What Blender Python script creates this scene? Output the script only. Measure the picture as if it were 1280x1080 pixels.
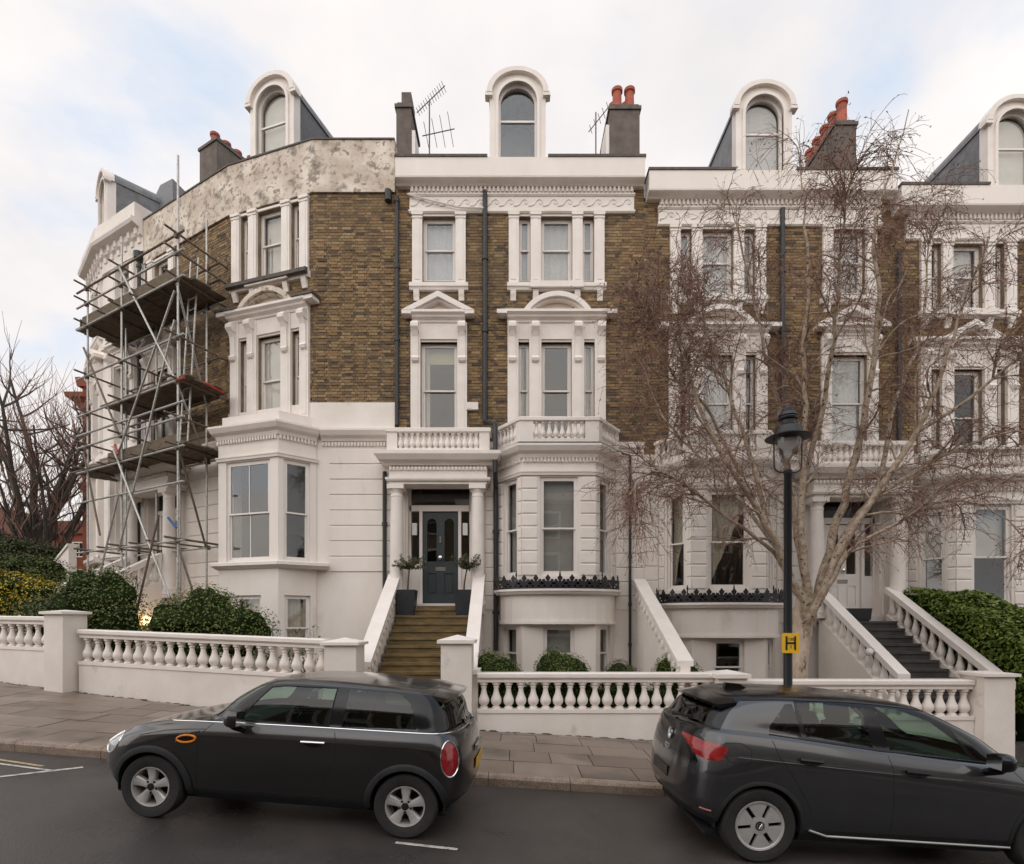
import bpy, bmesh, math, random
import numpy as np
from mathutils import Vector, Matrix
from mathutils.geometry import delaunay_2d_cdt
for o in list(bpy.data.objects): bpy.data.objects.remove(o)
SC = bpy.context.scene; COL = SC.collection
R = math.radians; PI = math.pi
rnd = random.Random(7)
# ------------------------------------------------------------------ camera
cd = bpy.data.cameras.new('camera'); cam = bpy.data.objects.new('camera', cd); COL.objects.link(cam)
cam.location = (0, 0, 0); cam.rotation_euler = (R(90), 0, 0)
cd.sensor_fit = 'HORIZONTAL'; cd.sensor_width = 36; cd.lens = 36*700/1280
cd.shift_x = 0; cd.shift_y = (778-540)/1280; cd.clip_start = .05; cd.clip_end = 3000
SC.camera = cam
# ------------------------------------------------------------------ world, sun, exposure
SUN_EL, SUN_AZ = 38, 205          # azimuth the light comes from, clockwise from +Y
w = bpy.data.worlds.new('World'); SC.world = w; w.use_nodes = True
nt = w.node_tree; nt.nodes.clear(); N = nt.nodes; L = nt.links
def nd(tree, t, **k):
    n = tree.nodes.new(t)
    for a, b in k.items():
        if a == 'inp':
            for i, v in b.items(): n.inputs[i].default_value = v
        else: setattr(n, a, b)
    return n
sky = nd(nt, 'ShaderNodeTexSky', sky_type='NISHITA', sun_disc=False, sun_elevation=R(SUN_EL), sun_rotation=R(SUN_AZ), altitude=50, air_density=1.0, dust_density=1.2, ozone_density=1.5)
tc = nd(nt, 'ShaderNodeTexCoord')
sep = nd(nt, 'ShaderNodeSeparateXYZ'); L.new(tc.outputs['Generated'], sep.inputs[0])
zz = nd(nt, 'ShaderNodeMath', operation='MAXIMUM', inp={1: .0}); L.new(sep.outputs[2], zz.inputs[0])
za = nd(nt, 'ShaderNodeMath', operation='ADD', inp={1: .22}); L.new(zz.outputs[0], za.inputs[0])
dx = nd(nt, 'ShaderNodeMath', operation='DIVIDE'); L.new(sep.outputs[0], dx.inputs[0]); L.new(za.outputs[0], dx.inputs[1])
dy = nd(nt, 'ShaderNodeMath', operation='DIVIDE'); L.new(sep.outputs[1], dy.inputs[0]); L.new(za.outputs[0], dy.inputs[1])
cmb = nd(nt, 'ShaderNodeCombineXYZ', inp={2: 7.9}); L.new(dx.outputs[0], cmb.inputs[0]); L.new(dy.outputs[0], cmb.inputs[1])
n1 = nd(nt, 'ShaderNodeTexNoise', inp={'Scale': 1.45, 'Detail': 9, 'Roughness': .53, 'Distortion': .25}); L.new(cmb.outputs[0], n1.inputs['Vector'])
# cloud cover thickens towards the horizon
cov = nd(nt, 'ShaderNodeMapRange', inp={1: .0, 2: .75, 3: .17, 4: -.05}); L.new(sep.outputs[2], cov.inputs[0])
ad = nd(nt, 'ShaderNodeMath', operation='ADD'); L.new(n1.outputs[0], ad.inputs[0]); L.new(cov.outputs[0], ad.inputs[1])
msk = nd(nt, 'ShaderNodeMapRange', inp={1: .42, 2: .58, 3: .22, 4: 1.0}, interpolation_type='SMOOTHSTEP'); L.new(ad.outputs[0], msk.inputs[0])
n2 = nd(nt, 'ShaderNodeTexNoise', inp={'Scale': 2.6, 'Detail': 6, 'Roughness': .55}); L.new(cmb.outputs[0], n2.inputs['Vector'])
cr = nd(nt, 'ShaderNodeValToRGB'); L.new(n2.outputs[0], cr.inputs[0])
cr.color_ramp.elements[0].position = .3; cr.color_ramp.elements[0].color = (3.95, 3.82, 3.82, 1)
cr.color_ramp.elements[1].position = .7; cr.color_ramp.elements[1].color = (4.75, 4.52, 4.42, 1)
veil = nd(nt, 'ShaderNodeMix', data_type='RGBA', inp={0: .72}); L.new(sky.outputs[0], veil.inputs[6]); veil.inputs[7].default_value = (3.15, 3.95, 4.95, 1)   # thin high haze
mx = nd(nt, 'ShaderNodeMix', data_type='RGBA'); L.new(msk.outputs[0], mx.inputs[0]); L.new(veil.outputs[2], mx.inputs[6]); L.new(cr.outputs[0], mx.inputs[7])
bg = nd(nt, 'ShaderNodeBackground', inp={1: .15}); L.new(mx.outputs[2], bg.inputs[0])
wo = nd(nt, 'ShaderNodeOutputWorld'); L.new(bg.outputs[0], wo.inputs[0])
sd = bpy.data.lights.new('sun', 'SUN'); sd.energy = 1.5; sd.angle = R(115); sd.color = (1, .91, .80)
sun = bpy.data.objects.new('sun', sd); COL.objects.link(sun)
sv = Vector((math.sin(R(SUN_AZ))*math.cos(R(SUN_EL)), math.cos(R(SUN_AZ))*math.cos(R(SUN_EL)), math.sin(R(SUN_EL))))
sun.rotation_euler = (-sv).to_track_quat('-Z', 'Y').to_euler(); sun.location = (0, -20, 40)
SC.view_settings.view_transform = 'Standard'; SC.view_settings.look = 'None'
SC.view_settings.exposure = 0.56; SC.view_settings.gamma = 1; SC.view_settings.use_curve_mapping = False
SC.render.engine = 'CYCLES'
SC.cycles.max_bounces = 7; SC.cycles.diffuse_bounces = 3; SC.cycles.glossy_bounces = 3; SC.cycles.transparent_max_bounces = 12
SC.cycles.caustics_reflective = False; SC.cycles.caustics_refractive = False
# ------------------------------------------------------------------ materials
MT = {}
def mat(name, c1, c2=None, scale=4, rough=.6, rough2=None, bump=0, bscale=40, metal=0, coat=0, attr=False, soot=None, lo=.35, hi=.65, stretch=None, spec=.5, speck=None, noalpha=True):
    m = bpy.data.materials.new(name); m.use_nodes = True; t = m.node_tree; t.nodes.clear()
    P = nd(t, 'ShaderNodeBsdfPrincipled'); O = nd(t, 'ShaderNodeOutputMaterial'); t.links.new(P.outputs[0], O.inputs[0])
    P.inputs['Roughness'].default_value = rough; P.inputs['Metallic'].default_value = metal
    P.inputs['Coat Weight'].default_value = coat; P.inputs['Coat Roughness'].default_value = .04
    P.inputs['Specular IOR Level'].default_value = spec
    if coat >= 1: P.inputs['Coat IOR'].default_value = 1.6; P.inputs['Coat Roughness'].default_value = .09
    g = nd(t, 'ShaderNodeNewGeometry'); pos = g.outputs['Position']
    if stretch:
        mp = nd(t, 'ShaderNodeMapping'); mp.inputs['Scale'].default_value = stretch; t.links.new(pos, mp.inputs[0]); pos2 = mp.outputs[0]
    else: pos2 = pos
    cur = None
    if attr:
        a = nd(t, 'ShaderNodeAttribute', attribute_name='col'); cur = a.outputs[0]
    n = nd(t, 'ShaderNodeTexNoise', inp={'Scale': scale, 'Detail': 6, 'Roughness': .6}); t.links.new(pos2, n.inputs['Vector'])
    mr = nd(t, 'ShaderNodeMapRange', inp={1: lo, 2: hi}); t.links.new(n.outputs[0], mr.inputs[0])
    if c2 is not None:
        x = nd(t, 'ShaderNodeMix', data_type='RGBA', blend_type='MULTIPLY' if attr else 'MIX'); t.links.new(mr.outputs[0], x.inputs[0])
        if attr: t.links.new(cur, x.inputs[6])
        else: x.inputs[6].default_value = (*c1, 1)
        x.inputs[7].default_value = (*c2, 1); cur = x.outputs[2]
    if soot:                                   # (colour, scale, lo, hi)
        n3 = nd(t, 'ShaderNodeTexNoise', inp={'Scale': soot[1], 'Detail': 8, 'Roughness': .62}); t.links.new(pos2, n3.inputs['Vector'])
        m3 = nd(t, 'ShaderNodeMapRange', inp={1: soot[2], 2: soot[3]}); t.links.new(n3.outputs[0], m3.inputs[0])
        x = nd(t, 'ShaderNodeMix', data_type='RGBA'); t.links.new(m3.outputs[0], x.inputs[0])
        if cur: t.links.new(cur, x.inputs[6])
        else: x.inputs[6].default_value = (*c1, 1)
        x.inputs[7].default_value = (*soot[0], 1); cur = x.outputs[2]
    if speck:                                  # (colour, scale, lo, hi)
        n4 = nd(t, 'ShaderNodeTexNoise', inp={'Scale': speck[1], 'Detail': 2}); t.links.new(pos, n4.inputs['Vector'])
        m4 = nd(t, 'ShaderNodeMapRange', inp={1: speck[2], 2: speck[3]}); t.links.new(n4.outputs[0], m4.inputs[0])
        x = nd(t, 'ShaderNodeMix', data_type='RGBA'); t.links.new(m4.outputs[0], x.inputs[0])
        if cur: t.links.new(cur, x.inputs[6])
        else: x.inputs[6].default_value = (*c1, 1)
        x.inputs[7].default_value = (*speck[0], 1); cur = x.outputs[2]
    if cur: t.links.new(cur, P.inputs['Base Color'])
    else: P.inputs['Base Color'].default_value = (*c1, 1)
    if rough2 is not None:
        r = nd(t, 'ShaderNodeMapRange', inp={1: lo, 2: hi, 3: rough, 4: rough2}); t.links.new(n.outputs[0], r.inputs[0]); t.links.new(r.outputs[0], P.inputs['Roughness'])
    if bump:
        b = nd(t, 'ShaderNodeBump', inp={'Strength': min(1, bump), 'Distance': .01}); nb = nd(t, 'ShaderNodeTexNoise', inp={'Scale': bscale, 'Detail': 5}); t.links.new(pos, nb.inputs['Vector'])
        t.links.new(nb.outputs[0], b.inputs['Height']); t.links.new(b.outputs[0], P.inputs['Normal'])
    MT[name] = m; return m
def emat(name, col, strength):
    m = bpy.data.materials.new(name); m.use_nodes = True; P = m.node_tree.nodes['Principled BSDF']
    P.inputs['Emission Color'].default_value = (*col, 1); P.inputs['Emission Strength'].default_value = strength; MT[name] = m
def glassmat(name, tint, refl=1.0, rough=.0, wob=.0, f0=.06):
    m = bpy.data.materials.new(name); m.use_nodes = True; t = m.node_tree; t.nodes.clear()
    O = nd(t, 'ShaderNodeOutputMaterial'); T = nd(t, 'ShaderNodeBsdfTransparent', inp={0: (*tint, 1)})
    G = nd(t, 'ShaderNodeBsdfGlossy', inp={0: (refl, refl, refl, 1), 'Roughness': rough}); F = nd(t, 'ShaderNodeLayerWeight', inp={0: .5})
    M = nd(t, 'ShaderNodeMixShader'); pw = nd(t, 'ShaderNodeMath', operation='POWER', inp={1: 5}); k = nd(t, 'ShaderNodeMath', operation='MULTIPLY_ADD', inp={1: 1-f0, 2: f0}); k.use_clamp = True
    t.links.new(F.outputs[1], pw.inputs[0]); t.links.new(pw.outputs[0], k.inputs[0]); t.links.new(k.outputs[0], M.inputs[0]); t.links.new(T.outputs[0], M.inputs[1]); t.links.new(G.outputs[0], M.inputs[2]); t.links.new(M.outputs[0], O.inputs[0])
    if wob:
        b = nd(t, 'ShaderNodeBump', inp={'Strength': wob, 'Distance': .02}); n = nd(t, 'ShaderNodeTexNoise', inp={'Scale': 1.6, 'Detail': 1}); g = nd(t, 'ShaderNodeNewGeometry')
        t.links.new(g.outputs['Position'], n.inputs['Vector']); t.links.new(n.outputs[0], b.inputs['Height']); t.links.new(b.outputs[0], G.inputs['Normal']); t.links.new(b.outputs[0], F.inputs['Normal'])
    MT[name] = m
mat('stucco', (.83, .765, .71), (.77, .70, .635), scale=1.6, rough=.62, bump=.25, bscale=25, soot=((.50, .44, .37), 1.1, .63, .82), stretch=(1, 1, .35))
mat('stucco_trim', (.83, .77, .72), (.77, .70, .64), scale=3, rough=.6, bump=.15, bscale=30, soot=((.45, .39, .32), 2.2, .66, .85))
mat('stucco_wall', (.82, .76, .71), (.74, .67, .60), scale=1.4, rough=.65, bump=.3, bscale=22, soot=((.36, .31, .22), 1.5, .60, .80))
mat('stucco_old', (.74, .66, .57), (.50, .41, .33), scale=1.7, rough=.85, bump=.7, bscale=14, soot=((.15, .12, .10), 3.2, .52, .70), lo=.35, hi=.65, speck=((.30, .24, .19), 9, .56, .66))
mat('stucco_panel', (.66, .56, .46), (.60, .51, .42), scale=3, rough=.7, bump=.2)
mat('white_paint', (.80, .75, .71), (.76, .705, .66), scale=3, rough=.4)
mat('mortar', (.30, .235, .15), (.18, .135, .085), scale=3, rough=.9)
mat('brick', (.3, .2, .1), (.60, .56, .54), attr=True, scale=26, rough=.88, bump=.5, bscale=60, soot=((.08, .064, .046), .55, .50, .80))
mat('red_brick', (.30, .085, .04), (.2, .055, .03), scale=14, rough=.85, bump=.4, bscale=30)
mat('render_grey', (.11, .09, .075), (.17, .14, .12), scale=4, rough=.9, bump=.5, bscale=20)
mat('terracotta', (.42, .10, .055), (.30, .07, .04), scale=6, rough=.75)
mat('slate', (.07, .072, .08), (.12, .12, .125), scale=7, rough=.5, bump=.3, bscale=12)
mat('lead', (.20, .20, .21), (.12, .12, .125), scale=5, rough=.5)
mat('coping_dark', (.075, .062, .055), (.13, .11, .095), scale=8, rough=.8)
mat('iron', (.010, .010, .012), rough=.45)
mat('pipe', (.018, .019, .022), (.03, .03, .034), scale=9, rough=.5)
mat('york', (.21, .135, .055), (.10, .075, .028), scale=3.2, rough=.5, bump=.4, bscale=18, stretch=(1, 1, 3), soot=((.035, .03, .018), 2.5, .55, .8))
mat('slate_step', (.05, .045, .045), (.085, .075, .07), scale=4, rough=.45, bump=.2)
mat('asphalt', (.072, .060, .052), (.036, .030, .027), scale=.8, rough=.48, rough2=.24, bump=.9, bscale=120, speck=((.13, .115, .10), 150, .60, .74))
mat('slab', (.2, .2, .2), (.70, .68, .66), attr=True, scale=3, rough=.46, rough2=.30, bump=.3, bscale=70, speck=((.08, .065, .05), 1.2, .56, .78))
mat('bedding', (.045, .037, .028), (.07, .058, .045), scale=10, rough=.9)
mat('granite', (.33, .25, .19), (.24, .17, .125), scale=8, rough=.6, bump=.4, bscale=90, speck=((.10, .07, .05), 70, .52, .66))
mat('moss', (.07, .065, .02), (.045, .035, .018), scale=18, rough=.95, bump=.6, bscale=60)
mat('soil', (.05, .036, .024), (.028, .02, .014), scale=8, rough=.95, bump=.6, bscale=30)
mat('line_white', (.55, .5, .45), (.22, .19, .17), scale=14, rough=.6, lo=.45, hi=.7)
mat('line_yellow', (.50, .37, .17), (.2, .16, .1), scale=14, rough=.6, lo=.45, hi=.7)
mat('door_blue', (.032, .041, .046), (.038, .048, .053), scale=5, rough=.35)
mat('chrome', (.75, .75, .75), rough=.15, metal=1)
mat('steel', (.50, .49, .46), (.32, .31, .29), scale=20, rough=.45, metal=.75)
mat('steel_rusty', (.22, .18, .15), (.12, .085, .06), scale=25, rough=.7, metal=.35)
mat('scaffold_board', (.17, .125, .075), (.085, .065, .045), scale=6, rough=.85, stretch=(1, 1, 4))
mat('red_tape', (.35, .03, .02), rough=.5); mat('blue_tape', (.03, .10, .28), rough=.5)
mat('interior', (.16, .14, .125), rough=.9)
mat('curtain', (.55, .48, .38), (.44, .38, .30), scale=9, rough=.9, stretch=(3, 3, .2))
mat('net', (.52, .50, .49), (.44, .425, .42), scale=12, rough=.9, stretch=(1, 1, 1.8))
mat('blind', (.36, .335, .31), (.32, .30, .28), scale=4, rough=.9)
mat('blind_pale', (.62, .58, .53), (.56, .52, .47), scale=4, rough=.9)
mat('blind_yellow', (.42, .38, .22), rough=.9)
mat('planter', (.022, .025, .03), (.03, .034, .04), scale=6, rough=.4)
mat('birch_bark', (.52, .42, .33), (.36, .26, .18), scale=7, rough=.85, bump=.5, bscale=30, stretch=(1, 1, .45), soot=((.07, .045, .03), 6.5, .585, .68))
mat('birch_limb', (.45, .37, .285), (.25, .175, .12), scale=11, rough=.9, bump=.5, bscale=40, soot=((.22, .18, .08), 3.5, .58, .72), speck=((.05, .032, .024), 16, .60, .68))
mat('twig', (.17, .085, .06), (.26, .155, .115), scale=6, rough=.8)
mat('dark_bark', (.055, .045, .038), (.10, .085, .07), scale=8, rough=.9, bump=.6, bscale=20)
mat('stem', (.09, .06, .035), rough=.85)
mat('leaf', (.05, .08, .02), (.75, .75, .75), attr=True, scale=8, rough=.5, spec=.3)
mat('hydrant_yellow', (.80, .46, .02), rough=.45)
mat('black_print', (.012, .012, .012), rough=.5)
mat('plastic_white', (.72, .68, .64), rough=.4)
emat('lamp_glow', (1, .62, .25), 2.5)
glassmat('pane', (.95, .96, .955), .95, 0, .05)
glassmat('lantern_glass', (.95, .95, .95), .8, 0)
glassmat('car_glass', (.45, .58, .50), .75, 0, 0, .06)
glassmat('car_glass_dark', (.16, .19, .175), .75, 0, 0, .06)
# ------------------------------------------------------------------ mesh building
class Frame:
    """u runs along a facade to the right, d outwards to the street, z up"""
    def __init__(s, ox, oy, oz, ang=0):
        s.o = (ox, oy, oz); s.c = math.cos(ang); s.s = math.sin(ang); s.ang = ang
    def __call__(s, p):
        u, d, z = p
        return (s.o[0]+u*s.c+d*s.s, s.o[1]+u*s.s-d*s.c, s.o[2]+z)
W0 = None
def worldloc(o):
    v = Vector((0, 0, 0))
    while o: v += o.location; o = o.parent
    return v
class MB:
    def __init__(s, fr=None): s.v = []; s.f = []; s.fr = fr; s.c = []
    def add(s, vs, fs, col=None):
        b = len(s.v); s.v += [tuple(p) for p in vs]; s.f += [tuple(i+b for i in f) for f in fs]
        if col is not None: s.c += [col]*len(vs)
    def box(s, u0, u1, d0, d1, z0, z1, col=None):
        s.add([(u0, d0, z0), (u1, d0, z0), (u1, d1, z0), (u0, d1, z0), (u0, d0, z1), (u1, d0, z1), (u1, d1, z1), (u0, d1, z1)],
              [(0, 3, 2, 1), (4, 5, 6, 7), (0, 1, 5, 4), (1, 2, 6, 5), (2, 3, 7, 6), (3, 0, 4, 7)], col); return s
    def hexa(s, p8, col=None):
        s.add(p8, [(0, 3, 2, 1), (4, 5, 6, 7), (0, 1, 5, 4), (1, 2, 6, 5), (2, 3, 7, 6), (3, 0, 4, 7)], col); return s
    def prism(s, pts, a0, a1, axis='d'):
        """pts 2d polygon; axis d: (u,z) extruded in depth; axis z: (u,d) extruded up; axis u: (d,z) extruded along u"""
        n = len(pts)
        mk = {'d': lambda p, a: (p[0], a, p[1]), 'z': lambda p, a: (p[0], p[1], a), 'u': lambda p, a: (a, p[0], p[1])}[axis]
        vs = [mk(p, a0) for p in pts]+[mk(p, a1) for p in pts]
        s.add(vs, [tuple(range(n))[::-1], tuple(range(n, 2*n))]+[(i, (i+1) % n, n+(i+1) % n, n+i) for i in range(n)]); return s
    def tube(s, pts, r, n=6, cap=True, ph=0):
        pts = [Vector(p) for p in pts]; k = len(pts)
        if not hasattr(r, '__len__'): r = [r]*k
        b = len(s.v); up = None
        for i, p in enumerate(pts):
            t = (pts[min(i+1, k-1)]-pts[max(i-1, 0)])
            t = t.normalized() if t.length > 1e-9 else Vector((0, 0, 1))
            if up is None:
                up = Vector((0, 0, 1)) if abs(t.z) < .9 else Vector((1, 0, 0))
            a = t.cross(up)
            if a.length < 1e-5: a = t.cross(Vector((.3, .8, .1)))
            a.normalize(); bb = a.cross(t); up = bb
            for j in range(n):
                g = 2*PI*j/n+ph; q = p+(a*math.cos(g)+bb*math.sin(g))*r[i]; s.v.append(tuple(q))
        for i in range(k-1):
            for j in range(n):
                s.f.append((b+i*n+j, b+i*n+(j+1) % n, b+(i+1)*n+(j+1) % n, b+(i+1)*n+j))
        if cap and n > 2: s.f += [tuple(b+j for j in range(n))[::-1], tuple(b+(k-1)*n+j for j in range(n))]
        return s
    def lathe(s, prof, cu=0, cdd=0, z0=0, n=10, cap=True):
        b = len(s.v); k = len(prof)
        for r, z in prof:
            for j in range(n): s.v.append((cu+r*math.cos(2*PI*j/n), cdd+r*math.sin(2*PI*j/n), z0+z))
        for i in range(k-1):
            for j in range(n): s.f.append((b+i*n+j, b+i*n+(j+1) % n, b+(i+1)*n+(j+1) % n, b+(i+1)*n+j))
        if cap: s.f += [tuple(b+j for j in range(n))[::-1], tuple(b+(k-1)*n+j for j in range(n))]
        return s
    def sweep(s, prof, path, closed=False, z0=0, side=1):
        """prof [(out,z)] closed polygon swept along plan path [(u,d)]; out is to the d+ side for a path running +u"""
        n = len(path); m = len(prof); b = len(s.v)
        P = [Vector((p[0], p[1])) for p in path]; zs = [p[2] if len(p) > 2 else 0 for p in path]
        for i in range(n):
            if closed: a, c = P[(i-1) % n], P[(i+1) % n]
            else: a, c = P[max(i-1, 0)], P[min(i+1, n-1)]
            e1 = (P[i]-a); e2 = (c-P[i])
            if e1.length < 1e-7: e1 = e2
            if e2.length < 1e-7: e2 = e1
            n1 = Vector((-e1.y, e1.x)).normalized(); n2 = Vector((-e2.y, e2.x)).normalized()
            mm = (n1+n2); mm = mm.normalized() if mm.length > 1e-6 else n1
            k = 1/max(.35, mm.dot(n1)); mm = mm*k*side
            for o, z in prof: s.v.append((P[i].x+mm.x*o, P[i].y+mm.y*o, z0+z+zs[i]))
        rr = n if closed else n-1
        for i in range(rr):
            i2 = (i+1) % n
            for j in range(m): s.f.append((b+i*m+j, b+i*m+(j+1) % m, b+i2*m+(j+1) % m, b+i2*m+j))
        if not closed: s.f += [tuple(b+j for j in range(m)), tuple(b+(n-1)*m+j for j in range(m))[::-1]]
        return s
    def ring(s, outer, inner, d0, d1, closed=False):
        """band between two (u,z) outlines of equal length, extruded in depth"""
        n = len(outer); b = len(s.v)
        for d in (d0, d1):
            s.v += [(p[0], d, p[1]) for p in outer]; s.v += [(p[0], d, p[1]) for p in inner]
        rr = n if closed else n-1
        for i in range(rr):
            j = (i+1) % n; o0, i0, o1, i1 = b, b+n, b+2*n, b+3*n
            s.f += [(o0+i, i0+i, i0+j, o0+j), (o1+i, o1+j, i1+j, i1+i), (o0+i, o0+j, o1+j, o1+i), (i0+i, i1+i, i1+j, i0+j)]
        if not closed:
            for i in (0, n-1): s.f.append((b+i, b+2*n+i, b+3*n+i, b+n+i))
        return s
    def mesh(s, name, mat, smooth=False):
        me = bpy.data.meshes.new(name)
        vs = [s.fr(p) for p in s.v] if s.fr else s.v
        me.from_pydata(vs, [], s.f)
        if s.c and len(s.c) == len(s.v):
            at = me.color_attributes.new('col', 'FLOAT_COLOR', 'POINT'); at.data.foreach_set('color', np.array([(*c, 1) for c in s.c], dtype=np.float32).ravel())
        if len(s.f) < 6000:
            bm = bmesh.new(); bm.from_mesh(me); bmesh.ops.recalc_face_normals(bm, faces=bm.faces[:]); bm.to_mesh(me); bm.free()
        if smooth: me.polygons.foreach_set('use_smooth', [True]*len(me.polygons))
        if smooth and smooth != 'all':
            me.set_sharp_from_angle(angle=R(40))
        me.materials.append(MT[mat] if isinstance(mat, str) else mat); return me
    def build(s, name, mat, parent=None, smooth=False): return inst(s.mesh(name, mat, smooth), name, parent)
def inst(me, name, parent=None, loc=(0, 0, 0), rot=None, scale=None):
    o = bpy.data.objects.new(name, me); COL.objects.link(o)
    if parent is not None: o.parent = parent; o.location = Vector(loc)-worldloc(parent)
    else: o.location = loc
    if rot: o.rotation_euler = rot
    if scale: o.scale = scale if hasattr(scale, '__len__') else (scale,)*3
    return o
def recentre(o):
    """move a one-mesh thing's origin to the base of its mesh"""
    me = o.data; n = len(me.vertices); a = np.empty(n*3, dtype=np.float32); me.vertices.foreach_get('co', a); a = a.reshape(-1, 3)
    c = np.array([(a[:, 0].min()+a[:, 0].max())/2, (a[:, 1].min()+a[:, 1].max())/2, a[:, 2].min()], dtype=np.float32)
    a -= c; me.vertices.foreach_set('co', a.ravel()); o.location = Vector(o.location)+Vector(c.tolist()); return o
def tag(o, label, cat, group=None):
    o['label'] = label; o['category'] = cat
    if group: o['group'] = group
    return o
def thing(name, loc, label, cat, group=None):
    o = bpy.data.objects.new(name, None); COL.objects.link(o); o.location = loc; o.empty_display_size = .2
    return tag(o, label, cat, group)
def part_empty(name, parent, loc=None):
    o = bpy.data.objects.new(name, None); COL.objects.link(o); o.parent = parent; o.location = (Vector(loc) if loc else worldloc(parent))-worldloc(parent); return o
def stuff(o): o['kind'] = 'stuff'; return o
def structure(o): o['kind'] = 'structure'; return o
# street level: the road falls to the right
def zroad(X): return -2.10-.06*max(-26, min(24, X))
def arc(cu, cz, r, a0, a1, n, rz=None): return [(cu+r*math.cos(R(a0+(a1-a0)*i/n)), cz+(rz or r)*math.sin(R(a0+(a1-a0)*i/n))) for i in range(n+1)]
# ------------------------------------------------------------------ ground
def path_at(path, t):
    """point and unit direction at arc length t along a plan polyline"""
    for i in range(len(path)-1):
        a = Vector(path[i]); b = Vector(path[i+1]); l = (b-a).length
        if t <= l or i == len(path)-2: return a+(b-a)*(t/l), (b-a)/l
        t -= l
def plen(path): return sum((Vector(path[i+1])-Vector(path[i])).length for i in range(len(path)-1))
def xs_at(path, x):
    for i in range(len(path)-1):
        if path[i][0] <= x <= path[i+1][0]:
            f = (x-path[i][0])/(path[i+1][0]-path[i][0]); return path[i][1]+f*(path[i+1][1]-path[i][1])
    return path[0][1] if x < path[0][0] else path[-1][1]
KERB = [(-70, 40), (-40, 20), (-24, 12.2), (-16, 9.1), (-10.5, 7.75), (-6, 7.38), (-1, 7.17), (4, 7.14), (20, 7.14), (80, 7.14)]
WALL = [(-70, 52), (-40, 27), (-26, 18.4), (-18, 14.7), (-11.05, 12.1), (-9.13, 11.5), (-6.56, 10.8), (-3.3, 10.0), (20, 10.0), (80, 10.0)]
HOUSE = [(-70, 64), (-40, 40), (-26, 31), (-18, 24), (-15.4, 20.2), (-13.05, 17.95), (-11.0, 16.8), (-7.46, 14.8), (-4.96, 14.0), (20, 14), (80, 14)]
XS = sorted(set([-900, -300, -70, -40, -26, 24, 80, 300, 900]+[x*.5 for x in range(-52, 49)]))
def sheet(name, mat, ylo, yhi, dz0, dz1, xs=XS, ny=1, kind=structure):
    m = MB(); nx = len(xs)
    for x in xs:
        for j in range(ny+1):
            f = j/ny; y0 = ylo(x); y1 = yhi(x); m.v.append((x, y0+(y1-y0)*f, zroad(x)+dz0+(dz1-dz0)*f))
    for i in range(nx-1):
        for j in range(ny): a = i*(ny+1)+j; m.f.append((a, a+ny+1, a+ny+2, a+1))
    return kind(m.build(name, mat))
kerb_y = lambda x: xs_at(KERB, x)
wall_y = lambda x: xs_at(WALL, x)
house_y = lambda x: xs_at(HOUSE, x)
sheet('ground', 'soil', lambda x: -900, lambda x: 1500, -.30, -.30)
sheet('road', 'asphalt', lambda x: -1.6, lambda x: kerb_y(x)+.05, 0.0, -.01, ny=4)
pv = sheet('pavement', 'bedding', lambda x: kerb_y(x)+.14, lambda x: wall_y(x)+.2, .108, .125, ny=2)
sheet('garden_bed', 'soil', lambda x: wall_y(x)+.1, lambda x: house_y(x)+.1, .12, .14, ny=3)
sheet('far_pavement', 'slab_far' if 'slab_far' in MT else 'granite', lambda x: -4.6, lambda x: -1.6, .12, .12)
# paving slabs, rows parallel to the kerb
SLABCOL = [(.222, .168, .131), (.20, .151, .118), (.24, .183, .145), (.18, .136, .107), (.213, .161, .123), (.255, .196, .157)]
r1 = random.Random(3)
rows = [.16, .80, 1.43, 2.05, 2.62, 3.2, 3.8, 4.4, 5.0]
for j in range(len(rows)-1):
    x = -15.0+r1.uniform(0, .6)
    while x < 12.5:
        wd = r1.choice([.6, .75, .9, .9, .68]); x1 = x+wd
        c = SLABCOL[r1.randrange(6)]; q_ = r1.uniform(.86, 1.1); c = tuple(v*q_ for v in c)
        def q(xx, off):
            y = kerb_y(xx)+off; return (xx, y)
        g = .006; o0 = rows[j]+g; o1 = rows[j+1]-g
        ymid = kerb_y((x+x1)/2)
        lim = wall_y((x+x1)/2)-.03-ymid
        if o0 < lim-.04:
            sk = .0
            a, b, cc, d2 = q(x+g, o0), q(x1-g, o0), q(x1-g, min(o1, lim)), q(x+g, min(o1, lim))
            t0 = r1.uniform(-.003, .003); m = MB()
            top = [(p[0], p[1], zroad(p[0])+.126+.006*(p[1]-ymid)+t0+r1.uniform(-.002, .002)) for p in (a, b, cc, d2)]
            bot = [(p[0], p[1], p[2]-.04) for p in top]
            m.hexa(bot+top, c); m.build('paving_slab', 'slab', pv)
        x = x1
# kerb stones
r1 = random.Random(5); x = -15.0
kb = structure(part_empty('kerb', None)) if False else None
kerb = bpy.data.objects.new('kerb', None); COL.objects.link(kerb); structure(kerb); kerb.location = (0, 7.1, -2)
while x < 12.5:
    wd = r1.choice([.9, 1.05, .8, 1.2]); x1 = x+wd-.008; m = MB(); pts = []
    for (xx) in (x, x1):
        y = kerb_y(xx); z = zroad(xx)
        pts.append([(xx, y, z-.1), (xx, y, z+.085), (xx, y+.02, z+.118), (xx, y+.06, z+.128), (xx, y+.148, z+.128), (xx, y+.148, z-.1)])
    k = 6; m.v = pts[0]+pts[1]; m.f = [tuple(range(6)), tuple(range(11, 5, -1))]+[(i, i+6, 6+(i+1) % 6, (i+1) % 6) for i in range(6)]
    m.build('kerb_stone', 'granite', kerb); x += wd
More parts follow.
